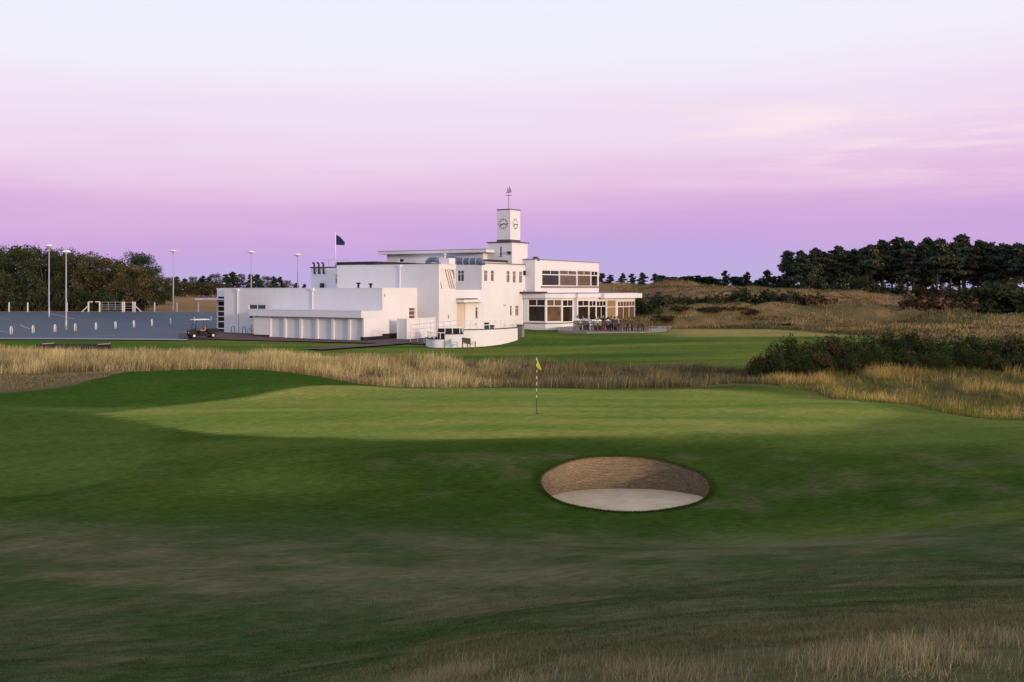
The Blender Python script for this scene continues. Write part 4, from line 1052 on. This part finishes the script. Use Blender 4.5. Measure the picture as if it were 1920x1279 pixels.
m = MB(); a_, b_ = (603-960)/F*fp.y-fp.x, (653-960)/F*fp.y-fp.x; zr = zat(487, fp.y)-kz
rr0 = empty('roof_railing', (fp.x, fp.y+.6, 7.98), 0, 'thin grey guard rail on the roof around the flagpole', 'railing')
m.tube([(a_,0,zr+.02),(b_,0,zr+.02)], .02, 6); m.build('rail', M_STEEL, rr0)
for x_ in (a_*.55, 0, b_*.55): m = MB(); m.tube([(x_,0,0),(x_,0,zr)], .02, 6); m.build('post', M_STEEL, rr0)

# ------------------------------------------------------------------ car park lamps
M_LAMP = mat('lamp_white', (.75,.72,.74), .4); M_POLE = mat('lamp_pole', (.42,.40,.44), .5)
lamp0 = empty('street_lamp', (0,0,0), 0, 'x', 'street lamp')
m = MB(); m.tube([(0,0,-.1),(0,0,1.2),(0,0,1.21),(0,0,9.2)], [.12,.12,.09,.065], 10); m.build('pole', M_POLE, lamp0, smooth=True)
m = MB(); m.lathe([(.001,.40),(.25,.36),(.50,.22),(.56,.10),(.50,.06),(.2,.0),(.001,0)], 24, (0,0,9.45)); m.build('lamp_shade', M_LAMP, lamp0, smooth=True)
m = MB(); m.lathe([(.05,.0),(.08,.05),(.16,.2),(.18,.27),(.001,.27)], 16, (0,0,9.19)); m.build('lamp_bracket', M_POLE, lamp0, smooth=True)
for p, d, ty, lb in ((92,140,459,'leftmost lamp of the car park, standing before the tall left trees'),(124,115,470,'nearest car park lamp, its base among the white hoops'),(325,150,469,'lone car park lamp between the dark conifers and the clubhouse'),(471,150,471,'left of the two lamps whose poles vanish behind the low clubhouse roof'),(558,145,476,'right of the two lamps whose poles vanish behind the low clubhouse roof')):
    q_ = at(p, d); hgt = zat(ty, d)-q_.z; put(lamp0, q_, 0, 'tall post with a shallow white dish head, '+lb if False else lb, 'street lamps in the car park', (1,1,hgt/9.75))
# hoops
hoop0 = empty('parking_hoop', (0,0,0), 0, 'x', 'hoop barrier'); M_HOOP = mat('hoop_white', (.72,.78,.82), .4, metal=.1)
m = MB(); pts = [(0,-.28,-.1),(0,-.28,.62)]+[(0,-.28*math.cos(a),.62+.26*math.sin(a)) for a in np.linspace(.2,math.pi-.2,9)]+[(0,.28,.62),(0,.28,-.1)]
m.tube(pts, .05, 8); m.build('hoop', M_HOOP, hoop0, smooth=True)
hs = [(21,107.5),(62,109.5),(103,111.5),(141,113.5),(180,116),(216.5,118.5),(251,121),(285,123.8),(320,126.2),(365,129),(396,131)]
od = ['first','second','third','fourth','fifth','sixth','seventh','eighth','ninth','tenth','eleventh']
for i, (p, d) in enumerate(hs): put(hoop0, at(p, d), R(8), f'white tubular hoop, {od[i]} from the left in the car park row', 'white hoops across the car park')
hoop0.data
# fence posts, gates
M_PW = mat('post_white', (.66,.65,.66), .7)
post0 = empty('fence_post', (0,0,0), 0, 'x', 'post'); m = MB(); m.box(-.075,.075,-.075,.075,-.2,1.45); m.lathe([(.105,1.45),(.001,1.53)], 4); m.build('shaft', M_PW, post0)
for p, lb in ((17,'white post at the far edge of the car park, nearest the left picture edge'),(52,'white post at the far edge of the car park, second from the left'),(125.5,'white post just behind the nearest lamp pole'),(290,'first white post right of the gate'),(332,'white post right of the lone lamp, before the brown field'),(372,'white post directly above the golf buggy roof')):
    put(post0, at(p, 151.5), 0, lb, 'white posts along the car park edge')
gt = empty('field_gate', at(208, 151), 0, 'grey five bar metal gate hung between white posts', 'gate'); o0 = gt.location
def gx(p): return (p-208)/F*151
m = MB()
for z in (.35,.6,.85,1.1,1.5): m.tube([(gx(191),0,z+.05),(gx(229),0,z+.05)], .03, 6)
for p in (191,203,216,229): m.tube([(gx(p),0,.3),(gx(p),0,1.6)], .03, 6)
m.build('gate_leaf', M_STEEL, gt)
m = MB()
for z in (.6,.95,1.5): m.tube([(gx(234),0,z),(gx(249),0,z)], .03, 6)
m.build('gate_leaf', M_STEEL, gt)
for p in (166,187,230,233,249.5,253):
    m = MB(); m.box(gx(p)-.085,gx(p)+.085,-.085,.085,-.2,1.6); m.build('gate_post', M_PW, gt)
for p0, p1 in ((166,153),(253,266)):
    m = MB(); m.bar((gx(p0),0,1.0),(gx(p1),0,.05), .12); m.build('brace', M_PW, gt)
m = MB(); m.bar((gx(167),0,1.6),(gx(173.5),0,1.6), .14); m.bar((gx(179),0,1.6),(gx(186),0,1.6), .14); m.build('rail', M_PW, gt)
for i, (p, y) in enumerate(((350,553),(362,553),(381,553),(399,553))):
    q_ = at(p, 250); m = MB(); m.box(q_.x-.1,q_.x+.1,q_.y-.1,q_.y+.1,q_.z-.2,q_.z+1.4); tag(m.build('distant_post', M_PW), 'pale stake in the far fence line beyond the brown field', 'post', 'stakes of the far fence')

# low dark sleeper wall in the tall grass at left
a_, b_ = at(68, 84.5), at(208, 85.2)
sw = empty('sleeper_wall', (a_+b_)/2, 0, 'low dark timber wall with pale capping boards sunk behind the tall grass at left', 'retaining wall'); o0 = sw.location
m = MB(); m.bar(a_-o0+Vector((0,0,.2)), b_-o0+Vector((0,0,.2)), .15, .4); m.build('boards', M_DARK, sw)
for p0, p1 in ((80,101),(184,208)):
    c0, c1 = at(p0, 84.3), at(p1, 85.0); m = MB(); m.bar(c0-o0+Vector((0,-.1,.43)), c1-o0+Vector((0,-.1,.47)), .2, .05); m.build('capping', M_KERB, sw)

# ------------------------------------------------------------------ utility buggy
def wheel(par, x, y, r=.26, w=.2):
    wm = MB(); wm.tube([(x-w/2,y,r),(x-w/2+.03,y,r),(x+w/2-.03,y,r),(x+w/2,y,r)], [r-.04,r,r,r-.04], 20); wo_ = wm.build('wheel', M_TYRE, par, smooth=False)
    hm2 = MB(); hm2.tube([(x-w/2-.015,y,r),(x+w/2+.015,y,r)], r*.5, 14); hm2.build('rim', M_RIM, wo_)
M_TYRE = mat('tyre', (.012,.012,.012), .9); M_RIM = mat('rim_cream', (.7,.62,.5), .5); M_BODY = mat('buggy_body', (.010,.009,.010), .7); M_SEAT = mat('buggy_seat', (.33,.22,.13), .7); M_ROOF = mat('buggy_roof', (.72,.70,.68), .5)
bq = at(378, 103.2, .10)
bg_ = empty('golf_buggy', bq, R(-52), 'black utility buggy with a pale roof parked at the left end of the clubhouse', 'golf buggy')
for x in (-.52,.52):
    for y in (-1.0,1.0): wheel(bg_, x, y)
m = MB(); m.box(-.55,.55,-1.35,1.45,.30,.42); m.box(-.4,.4,-1.1,1.1,.18,.3)
m.add([(-.55,-1.5,.42),(.55,-1.5,.42),(.55,-.75,.42),(-.55,-.75,.42),(-.5,-1.42,.75),(.5,-1.42,.75),(.55,-.72,.95),(-.55,-.72,.95)], [(0,3,2,1),(4,5,6,7),(0,1,5,4),(1,2,6,5),(2,3,7,6),(3,0,4,7)]); m.build('body', M_BODY, bg_)
m = MB(); m.box(-.5,.5,-.3,.2,.42,.74); m.build('seat_base', M_BODY, bg_)
m = MB(); m.box(-.5,.5,-.32,.18,.742,.84); m.box(-.5,.5,.182,.28,.78,1.15); m.build('seat', M_SEAT, bg_)
m = MB(); m.box(-.6,.6,.45,1.6,.55,.6); m.box(-.6,.6,.45,.5,.6,.92); m.box(-.6,.6,1.55,1.6,.6,.92); m.box(-.6,-.55,.5,1.55,.6,.92); m.box(.55,.6,.5,1.55,.6,.92); m.build('cargo_box', M_BODY, bg_)
for x in (-.5,.5):
    for y, yt in ((-.9,-.7),(.32,.38)):
        m = MB(); m.tube([(x,y,.9),(x,yt,1.86)], .022, 6); m.build('roof_post', M_DARK, bg_)
m = MB(); vs = []
for j, (e, z) in enumerate(((0,1.86),(0,1.92),(.08,1.96))):
    vs += [(-.62+e,-1.0+e,z),(.62-e,-1.0+e,z),(.62-e,.62-e,z),(-.62+e,.62-e,z)]
m.add(vs, [(3,2,1,0)]+[(j*4+k, j*4+(k+1)%4, (j+1)*4+(k+1)%4, (j+1)*4+k) for j in range(2) for k in range(4)]+[(8,9,10,11)]); m.build('roof', M_ROOF, bg_)
m = MB(); m.tube([(-.2,-.75,.9),(-.2,-.5,1.05)], .02, 6); pts = [(-.2+.16*math.cos(t), -.5+.05*math.sin(t), 1.07+.15*math.sin(t)) for t in np.linspace(0,2*math.pi,14)]; m.tube(pts, .018, 6); m.build('steering_wheel', M_DARK, bg_)
for x in (-.36,.36): m = MB(); m.lathe([(.001,0),(.08,0),(.08,.04),(.001,.05)], 12); o_ = m.build('headlight', M_RIM, bg_); o_.location = (x,-1.46,.58); o_.rotation_euler = (R(90),0,0)
for s in (-1,1): m = MB(); m.box(s*.56, s*.56+.02, -.5, .0, .46, .6); m.build('side_trim', M_BODY, bg_)
# cycle stands and bicycle
M_CY = mat('cycle_stand_blue', (.03,.05,.10), .5)
cs0 = empty('cycle_stand', (0,0,0), 0, 'x', 'cycle stand'); m = MB(); pts = [(-.28,0,-.1),(-.28,0,.7)]+[(-.28*math.cos(a),0,.70+.14*math.sin(a)) for a in np.linspace(.3,math.pi-.3,7)]+[(.28,0,.7),(.28,0,-.1)]; m.tube(pts, .035, 8); m.build('hoop', M_CY, cs0, smooth=True)
for p, lb in ((437,'left of the two dark hoop cycle stands at the clubhouse wall'),(457.5,'right of the two dark hoop cycle stands, nearer the bicycle')):
    s = s_px((-22.6,2.2),(0,2.2),p)-22.6; w_ = W((s,2.2)); put(cs0, (w_.x,w_.y,.24), BA_, lb, 'cycle stands by the clubhouse wall', (.85,.85,.95))
s = s_px((-22.6,2.3),(0,2.3),474)-22.6; w_ = W((s,2.3))
bk_ = empty('bicycle', (w_.x, w_.y, .22), BA_, 'dark bicycle parked against the white wall left of the garages', 'bicycle')
for x in (-.5,.5):
    m = MB(); pts = [(x+.33*math.cos(t),0,.34+.33*math.sin(t)) for t in np.linspace(0,2*math.pi,21)]; m.tube(pts, .02, 6); wz = m.build('wheel', M_TYRE, bk_)
    m = MB()
    for k in range(8): t = k*math.pi/4; m.tube([(x,0,.34),(x+.32*math.cos(t),0,.34+.32*math.sin(t))], .004, 4)
    m.build('spokes', M_STEEL, wz)
m = MB(); m.tube([(-.5,0,.34),(-.1,0,.3),(.35,0,.82),(-.2,0,.82),(-.1,0,.3)], .02, 6); m.tube([(-.5,0,.34),(-.2,0,.82),(-.22,0,.95)], .016, 6); m.tube([(.5,0,.34),(.33,0,1.0)], .018, 6); m.build('frame', M_CY, bk_)
m = MB(); m.box(-.34,-.1,-.07,.07,.95,1.0); m.build('saddle', M_DARK, bk_)
m = MB(); m.tube([(.33,-.25,1.02),(.36,0,1.03),(.33,.25,1.02)], .016, 6); m.build('handlebar', M_DARK, bk_)
# bins behind the garden wall railing
for p, d, w, m_, lb, nm in ((912,96.5,.5,mat('bin_green',(.02,.10,.07),.6),'green wheeled bin behind the white railing','bin'),(920.5,96.8,.6,mat('box_pink',(.30,.15,.14),.8),'low pinkish crate behind the white railing beside the green bin','crate')):
    q_ = at(p, d); zt2 = zat(605 if nm == 'bin' else 609, d); zb2 = q_.z-.05; r_ = empty('wheeled_bin' if nm == 'bin' else 'storage_crate', (q_.x,q_.y,zb2), 0, lb, nm)
    hgt = zt2-zb2; m = MB(); a = w/2
    m.add([(-a*.8,-a*.8,0),(a*.8,-a*.8,0),(a*.8,a*.8,0),(-a*.8,a*.8,0),(-a,-a,hgt*.9),(a,-a,hgt*.9),(a,a,hgt*.9),(-a,a,hgt*.9)], [(0,3,2,1),(4,5,6,7),(0,1,5,4),(1,2,6,5),(2,3,7,6),(3,0,4,7)]); m.build('body', m_, r_)
    m = MB(); m.box(-a-.03,a+.03,-a-.05,a+.03,hgt*.9+.002,hgt); m.build('lid', M_DARK, r_)
# grey cabinet at the corner where the curved wall ends
q_ = at(976, 97); cb = empty('meter_cabinet', q_, R(-30), 'small grey cabinet between the end of the curved wall and the dining wing', 'cabinet')
m = MB(); m.box(-.3,.3,-.25,.25,-.2,1.15); m.build('body', mat('cabinet_grey',(.18,.20,.17),.7), cb); m = MB(); m.box(-.34,.34,-.3,.3,1.152,1.22); m.build('lid', M_DARK, cb)

# ------------------------------------------------------------------ vegetation
M_LEAF = mat('foliage', (1,1,1), 1.0, attr='col', trans=.2, spec=.0)
M_BARK = mat('bark', (.09,.06,.045), .95, noise=.3, nscale=4)
M_BARKP = mat('pine_bark', (.055,.036,.03), .95, noise=.3, nscale=4)
def leaf_mesh(name, centers, size, cols, parent, elong=1.6, flat=0.0, tri=True):
    n = len(centers); r = rng.normal(size=(n, 3)); r[:, 2] *= (1-flat); r /= np.linalg.norm(r, axis=1)[:, None]
    t = rng.normal(size=(n, 3)); t -= r*(t*r).sum(1)[:, None]; t /= np.linalg.norm(t, axis=1)[:, None]
    s = size*rng.uniform(.6, 1.4, n)[:, None] if np.isscalar(size) else size[:, None]*rng.uniform(.6, 1.4, n)[:, None]
    a = centers-r*s*elong*.5-t*s*.3; b = centers+r*s*elong*.5; c = centers-r*s*elong*.1+t*s*.55; d = centers-t*s*.5+r*s*.1
    V = np.stack([a, c, b, d], 1).reshape(-1, 3); base = np.arange(n)*4
    fl = np.column_stack([base, base+1, base+2, base+3]).ravel()
    return np_mesh(name, V, fl, np.full(n, 4), np.repeat(cols, 4, 0), M_LEAF, parent)
def ball(n, shell=.55):
    d = rng.normal(size=(n, 3)); d /= np.linalg.norm(d, axis=1)[:, None]; return d*(shell+(1-shell)*rng.random(n)**.5)[:, None]
def limb_mesh(name, paths, m, parent):
    mb = MB()
    for pts, rad in paths: mb.tube(pts, rad, 7)
    return mb.build(name, m, parent, smooth=True)
def pine(seed, pal, bare=.42, spread=.26, nper=70, pads=58, lsz=.25):
    """Scots pine, 10 m tall"""
    global rng
    rs = np.random.default_rng(seed); rng = rs; H = 10.0
    root = empty('pine_tree', (0,0,0), 0, 'x', 'pine tree')
    bend = rs.normal(0, .35, 2); tp = lambda t: Vector((bend[0]*t*t, bend[1]*t*t, H*t))
    paths = [([tp(t) for t in (-.04,.2,.4,.6,.8,.97)], [.22,.18,.15,.11,.07,.02])]
    cs = []; cc = []
    pal = np.array(pal)
    for k in range(pads):
        t = bare+(1-bare)*((k+.5)/pads)**.85; tt_ = (t-bare)/(1-bare); prof = min(1, tt_/.16+.35)*(max(0, 1-tt_)+.04)**.62*1.12
        ln = H*spread*prof*rs.uniform(.35, 1.25)*.95+.15; a = rs.uniform(0, 2*math.pi) ; base = tp(t-.03)
        end = base+Vector((math.cos(a)*ln, math.sin(a)*ln, ln*rs.uniform(.05,.35)))
        if k % 2 == 0: paths.append(([base, base.lerp(end,.5)+Vector((0,0,-.08)), end], [.06,.045,.02]))
        pr = rs.uniform(.45, 1.0)*(.45+.7*prof)
        nb = int(nper*rs.uniform(.7,1.3)); b = ball(nb, .25)*np.array([pr*1.15, pr*1.15, pr*.36]); c = np.array(end)*.85+np.array(base)*.15
        cs.append(b+c); col = pal[rs.integers(len(pal))]*rs.uniform(.75,1.3); cc.append(np.tile(col, (nb,1))*rs.uniform(.7,1.35,(nb,1)))
        m2 = nb//3; tt = rs.random(m2)[:, None]; cs.append(np.array(base)*(1-tt)+np.array(end)*tt+rs.normal(0,.22,(m2,3))); cc.append(np.tile(col, (m2,1))*rs.uniform(.6,1.2,(m2,1)))
    limb_mesh('trunk', paths, M_BARKP, root)
    leaf_mesh('crown', np.vstack(cs), lsz, np.vstack(cc), root, 1.9)
    return root
def broad(seed, pal, spread=.42, n_cl=64, nper=150, lsz=.155, low=.10, name='broadleaf_tree'):
    global rng
    rs = np.random.default_rng(seed); rng = rs; H = 10.0
    root = empty(name, (0,0,0), 0, 'x', 'tree'); paths = []; cs = []; cc = []; pal = np.array(pal)
    fork = Vector((rs.normal(0,.2), rs.normal(0,.2), H*.25)); paths.append(([Vector((0,0,-.3)), fork*.5, fork], [.3,.24,.2]))
    for k in range(n_cl):
        a = rs.uniform(0, 2*math.pi); t = rs.uniform(low, .95); prof = math.sqrt(max(.04, 1-((t-.45)/.56)**2)); rad = H*spread*prof*rs.uniform(.55,1.0)
        c = Vector((math.cos(a)*rad, math.sin(a)*rad, H*t)); 
        if k % 4 == 0: paths.append(([fork, fork.lerp(c,.5)+Vector((0,0,.4)), c], [.12,.07,.02]))
        pr = rs.uniform(.7,1.35); nb = int(nper*rs.uniform(.6,1.3)); b = ball(nb, .5)*np.array([pr, pr, pr*.85])
        cs.append(b+np.array(c)); col = pal[rs.integers(len(pal))]*rs.uniform(.7,1.35); cc.append(np.tile(col,(nb,1))*rs.uniform(.65,1.4,(nb,1)))
        if t > .8:
            sp2 = rs.normal(0,.22,(14,3)); sp2[:,2] = np.abs(sp2[:,2])*1.6+.45; cs.append(sp2+np.array(c)); cc.append(np.tile(col,(14,1)))
    limb_mesh('trunk', paths, M_BARK, root)
    leaf_mesh('crown', np.vstack(cs), lsz, np.vstack(cc), root, 1.5)
    return root
def bush(seed, pal, w=1.0, n_cl=46, nper=150, lsz=.055, name='gorse_bush', cat='bush', browns=.25):
    """unit bush about 2.4 m tall and 3.6 m wide"""
    global rng
    rs = np.random.default_rng(seed); rng = rs
    root = empty(name, (0,0,0), 0, 'x', cat); paths = []; cs = []; cc = []; pal = np.array(pal); br = np.array([(.10,.06,.035),(.075,.05,.03),(.13,.085,.05)])
    for k in range(n_cl):
        a = rs.uniform(0,2*math.pi); r_ = math.sqrt(rs.random())*1.5; hmax = 2.1*math.sqrt(max(.08,1-(r_/1.9)**2)); z = hmax*rs.uniform(.25,1.0)
        c = Vector((math.cos(a)*r_*1.15, math.sin(a)*r_*.9, z)); pr = rs.uniform(.26,.5)
        if k % 2 == 0: paths.append(([Vector((c.x*.2,c.y*.2,-.1)), Vector((c.x*.6,c.y*.6,z*.5)), c], [.05,.035,.012]))
        nb = int(nper*rs.uniform(.6,1.4)); b = ball(nb,.5)*np.array([pr,pr,pr*.9])
        P_ = b+np.array(c); P_[:,2] = np.abs(P_[:,2]); cs.append(P_); brown = rs.random() < browns*(1.6-z/1.6)
        col = (br if brown else pal)[rs.integers(3)]*rs.uniform(.7,1.3); cc.append(np.tile(col,(nb,1))*rs.uniform(.6,1.45,(nb,1)))
        m2 = 10; s2 = rs.normal(0,.12,(m2,3)); s2[:,2] = np.abs(s2[:,2])+pr; cs.append(s2+np.array(c)); cc.append(np.tile(col,(m2,1)))
    limb_mesh('stem', paths, M_BARK, root)
    leaf_mesh('foliage', np.vstack(cs), lsz*1.0, np.vstack(cc), root, 1.9)
    return root
PINEP = [(.048,.078,.055),(.062,.086,.050),(.042,.064,.056),(.085,.085,.050)]
pines = [pine(100+i, PINEP, bare=b_, spread=s_) for i, (b_, s_) in enumerate(((.36,.24),(.46,.20),(.28,.25),(.40,.20),(.24,.22)))]
smallp = [pine(120+i, [(.040,.068,.052),(.050,.076,.054),(.060,.074,.046)], bare=.04, spread=.27, pads=40, lsz=.30) for i in range(3)]
BROWN = [(.070,.080,.030),(.095,.085,.034),(.055,.072,.028),(.13,.095,.042)]; DKG = [(.038,.060,.026),(.050,.074,.030),(.066,.080,.034)]
broads = [broad(140, DKG), broad(141, BROWN), broad(142, DKG+BROWN[:2]), broad(143, BROWN+[(.15,.10,.045)], spread=.5)]
conif = [broad(150, [(.036,.062,.038),(.044,.072,.040),(.058,.080,.040)], spread=.30, n_cl=54), broad(151, [(.05,.066,.03),(.075,.08,.035)], spread=.26, n_cl=50)]
rng = np.random.default_rng(99)
def tree_at(protos, k, p, d, topy, lb, group, wide=1.0, cat=None, sink=0):
    q_ = at(p, d, -sink); h_ = zat(topy, d)-q_.z; s = h_/10.0
    o = put(protos[k % len(protos)], q_, random.uniform(0, 6.28), lb, group, (s*wide, s*wide, s))
    return o
# left thicket
ordL = ['far left','second from the left','third from the left','fourth from the left','fifth from the left','sixth from the left','seventh from the left','eighth from the left','rightmost and brownest']
LT = [(-22,172,474,2,1.0),(14,168,462,0,1.0),(50,172,463,2,1.05),(88,166,466,0,1.0),(118,172,470,1,1.1),(148,165,474,2,1.1),(182,162,483,1,1.15),(214,160,487,1,1.2),(248,158,497,3,1.2)]
for i, (p, d, ty, k, w) in enumerate(LT): tree_at(broads, k, p, d, ty, f'broad autumn tree in the thicket behind the car park, {ordL[i]}', 'trees behind the car park', w)
for i, (p, d, ty, k) in enumerate(((-60,186,470,0),(30,190,466,1),(70,188,470,3),(135,186,478,0),(200,184,488,0),(232,180,500,1))):
    tree_at(broads, k, p, d, ty, 'tree showing only between the crowns of the thicket behind the car park', 'second row of the thicket behind the car park', 1.1)
for i, (p, d, ty, k, lb) in enumerate(((254,190,474,0,'tallest dark green tree just right of the brown thicket'),(272,192,480,0,'dark tree leaning into the tallest one right of the thicket'),(291,190,503,1,'middle tree of the slope of dark crowns falling toward the lone lamp'),(308,188,522,1,'shortest dark crown, left of the lone lamp'))):
    tree_at(conif, k, p, d, ty, lb, 'dark trees left of the lone lamp', 1.15)
i = 0
for p in range(318, 600, 15):
    ty = float(np.interp(p, [318,400,410,455,483,520,545,560,600], [520,518,510,513,513,517,526,528,532]))+random.uniform(-3,4)
    tree_at(smallp if i % 3 else conif, i, p+random.uniform(-4,4), 270+random.uniform(-12,12), ty, 'small dark tree in the distant row behind the field and the low clubhouse roof', 'distant tree row at left', 1.3); i += 1
for k in range(8): tree_at(broads, 1+k % 3, 322+k*14+random.uniform(-4,4), 245, 530+random.uniform(-3,4), 'rounded brown bush tree in front of the distant row at left', 'brown bushes before the distant row', 1.5)
# little pines on the dune ridge
for p, ty, d, k, lb in ((1128,512,215,0,'small pine touching the right edge of the clubhouse roofline'),(1144,515,218,1,'low pine second from the clubhouse on the ridge'),(1166,512,212,2,'spindly small pine third from the clubhouse on the ridge'),(1187,513,215,0,'rounded pine fourth from the clubhouse on the ridge'),(1205,511,214,1,'denser dark pine fifth from the clubhouse on the ridge'),(1229,513,216,2,'olive green round tree where the ridge drops away'),(1362,507,225,0,'taller lone pine in the middle of the ridge line'),(1400,510,228,1,'broad pine right of the lone ridge pine'),(1438,506,226,2,'conical dark pine left of the pine wood'),(1462,517,228,0,'low pine tucked against the left end of the pine wood')):
    tree_at(smallp, k, p, d, ty, lb, 'pines along the dune ridge', 1.45 if p < 1300 else 1.15)
for p in list(range(1242,1352,7))+[1376,1386,1418,1425,1450,1475]:
    tree_at(smallp, p, p, 240+random.uniform(-8,8), 519+random.uniform(-3,6), 'small dark pine in the low distant row between the ridge pines', 'low distant pines', 2.7)
# pine wood at right
FR_ = [(1484,471),(1508,470),(1532,466),(1566,461),(1596,468),(1625,460),(1656,450),(1688,446),(1712,452),(1732,447),(1756,449),(1782,455),(1806,441),(1834,450),(1866,455),(1900,457),(1930,450)]
od2 = ['first','second','third','fourth','fifth','sixth','seventh','eighth','ninth','tenth','eleventh','twelfth','thirteenth','fourteenth','fifteenth','sixteenth','seventeenth']
for i, (p, ty) in enumerate(FR_): tree_at(pines, i*2+1, p, 208+random.uniform(-6,6), ty, f'tall dark pine, {od2[i]} from the left along the front of the pine wood', 'pines of the wood at right', 1.12)
for i in range(30):
    p = 1500+i*15.5+random.uniform(-5,5); ty = float(np.interp(p, [1480,1560,1650,1700,1800,1900,2000], [478,472,462,456,454,462,460]))+random.uniform(-3,9)
    tree_at(pines, i, p, 228+random.uniform(0,26), ty, 'pine inside the wood, partly hidden behind the front row', 'pines behind the front row of the wood', 1.1)
# far row beyond the wood, closing the horizon
# shrubs
GORSE = [(.032,.052,.018),(.044,.062,.022),(.056,.060,.024)]
gor = [bush(160+i, GORSE, browns=.13) for i in range(3)]
shr = [bush(170+i, [(.036,.052,.026),(.046,.060,.030),(.058,.064,.034)], n_cl=30, nper=70, lsz=.13, name='shrub', browns=.05) for i in range(2)]
shb = [bush(180, [(.07,.035,.022),(.055,.035,.022),(.085,.05,.028)], n_cl=30, nper=70, lsz=.13, name='shrub', browns=.9)]
rng = np.random.default_rng(77)
od3 = ['leftmost','second','third','fourth','fifth','sixth','seventh','eighth','ninth','tenth']
GB = [(1452,61.5,655,1.0),(1492,63,643,1.0),(1545,65,637,1.0),(1600,66,633,1.05),(1655,67,629,1.05),(1712,66.5,632,1.05),(1770,66,629,1.05),(1828,65.5,634,1.1),(1880,65,631,1.1),(1935,64,634,1.1)]
for i, (p, d, ty, w) in enumerate(GB):
    q_ = at(p, d, -.15); s = (zat(ty-random.uniform(1,9), d)-q_.z)/2.2; put(gor[i % 3], q_, random.uniform(0,6.28), f'dark spiny gorse bush in the long clump at right, {od3[i]}'+('' if i in (0,) else ' from the left'), 'gorse bushes at right', (max(s,.9)*w,max(s,.9)*w,s))
for i in range(11):
    p = 1440+i*52+random.uniform(-10,10); d = 62.5-min(1.2, abs(i-5)*.1)+random.uniform(-.6,.3); q_ = at(p, d, -.1); put(gor[i % 3], q_, random.uniform(0,6.28), 'lower gorse bush along the front foot of the long clump', 'low gorse along the clump front', (.75,.62,.62))
SH = [(1208,148,566,1.0),(1232,150,563,1.1),(1258,152,564,1.1),(1284,150,565,1.0),(1310,150,566,1.0),(1330,149,570,.8),
      (1352,152,566,1.0),(1378,153,561,1.1),(1404,154,558,1.1),(1430,153,560,1.1),(1456,152,557,1.0),(1482,151,559,1.1),(1508,150,560,1.1),(1534,150,562,1.0),
      (1768,140,562,1.0),(1856,142,555,1.3),(1882,140,552,1.4),(1905,141,548,1.5),(1830,143,560,1.2)]
for i, (p, d, ty, w) in enumerate(SH):
    q_ = at(p, d, -.3); h_ = max(2.2, (zat(ty, d)-q_.z)*1.25); s = h_/2.35; pr = shb if p in (1768, 1534, 1508) else shr
    lb = 'dark low shrub in the hollow between the dune ridges' if p < 1600 else 'bushy dark shrub below the pine wood'
    if p == 1768: lb = 'round russet shrub below the pine wood'
    put(pr[i % len(pr)], q_, random.uniform(0,6.28), lb, 'shrubs among the dunes' if p < 1600 else 'shrubs below the pine wood', (max(s,.95)*w*1.3, max(s,.95)*w*1.2, s*1.1))
for i in range(20):
    p = random.uniform(1230, 1900); d = random.uniform(118, 146) if p < 1600 else random.uniform(105, 175); q_ = at(p, d, -.35)
    put((shr+shb)[i % 3], q_, random.uniform(0,6.28), 'small scrubby bush growing on the open dune grass', 'scattered scrub on the dunes', (random.uniform(.9,2.2), random.uniform(.8,1.5), random.uniform(.18,.36)))
for p, ty in ((1450,546),(1468,549)): tree_at(smallp, p, p, 150, ty, 'tiny conical pine standing up from the dark shrubs' , 'tiny pines in the dune hollow', .8)
# undergrowth below the wood
for i in range(12):
    q_ = at(1490+i*40, 200, -.4); put(shr[i % 2], q_, random.uniform(0,6.28), 'low dark undergrowth bush at the foot of the pine wood', 'undergrowth of the pine wood', (2.0,1.4,1.25+.6*random.random()))
for i in range(9):
    q_ = at(-30+i*34, 157, -.3); put(shr[i % 2], q_, random.uniform(0,6.28), 'dark undergrowth bush at the foot of the left thicket', 'undergrowth of the left thicket', (1.8,1.2,1.3+.4*random.random()))
# pots with plants on the terrace
for p, d, lb in ((1131,111.0,'leafy potted plant standing among the terrace tables'),(1141,112.2,'taller spiky potted plant beside the leafy one on the terrace')):
    q_ = on_t(p, d); r_ = empty('potted_plant', q_, 0, lb, 'plant')
    m = MB(); m.lathe([(.001,0),(.16,0),(.22,.38),(.24,.38),(.24,.42),(.19,.42),(.001,.38)], 16); m.build('pot', mat('terracotta', (.3,.12,.06), .8), r_)
    cc_ = ball(320,.3)*np.array([.38,.38,.45])+np.array([0,0,1.0]); leaf_mesh('foliage', cc_, .10, pick(320, [(.10,.13,.03),(.07,.10,.03),(.25,.18,.05)]), r_, 2.0)
    m = MB()
    for k in range(5): m.tube([(0,0,.38),(.1*math.cos(k*1.3),.1*math.sin(k*1.3),.9)], .012, 5)
    m.build('stem', M_BARK, r_)
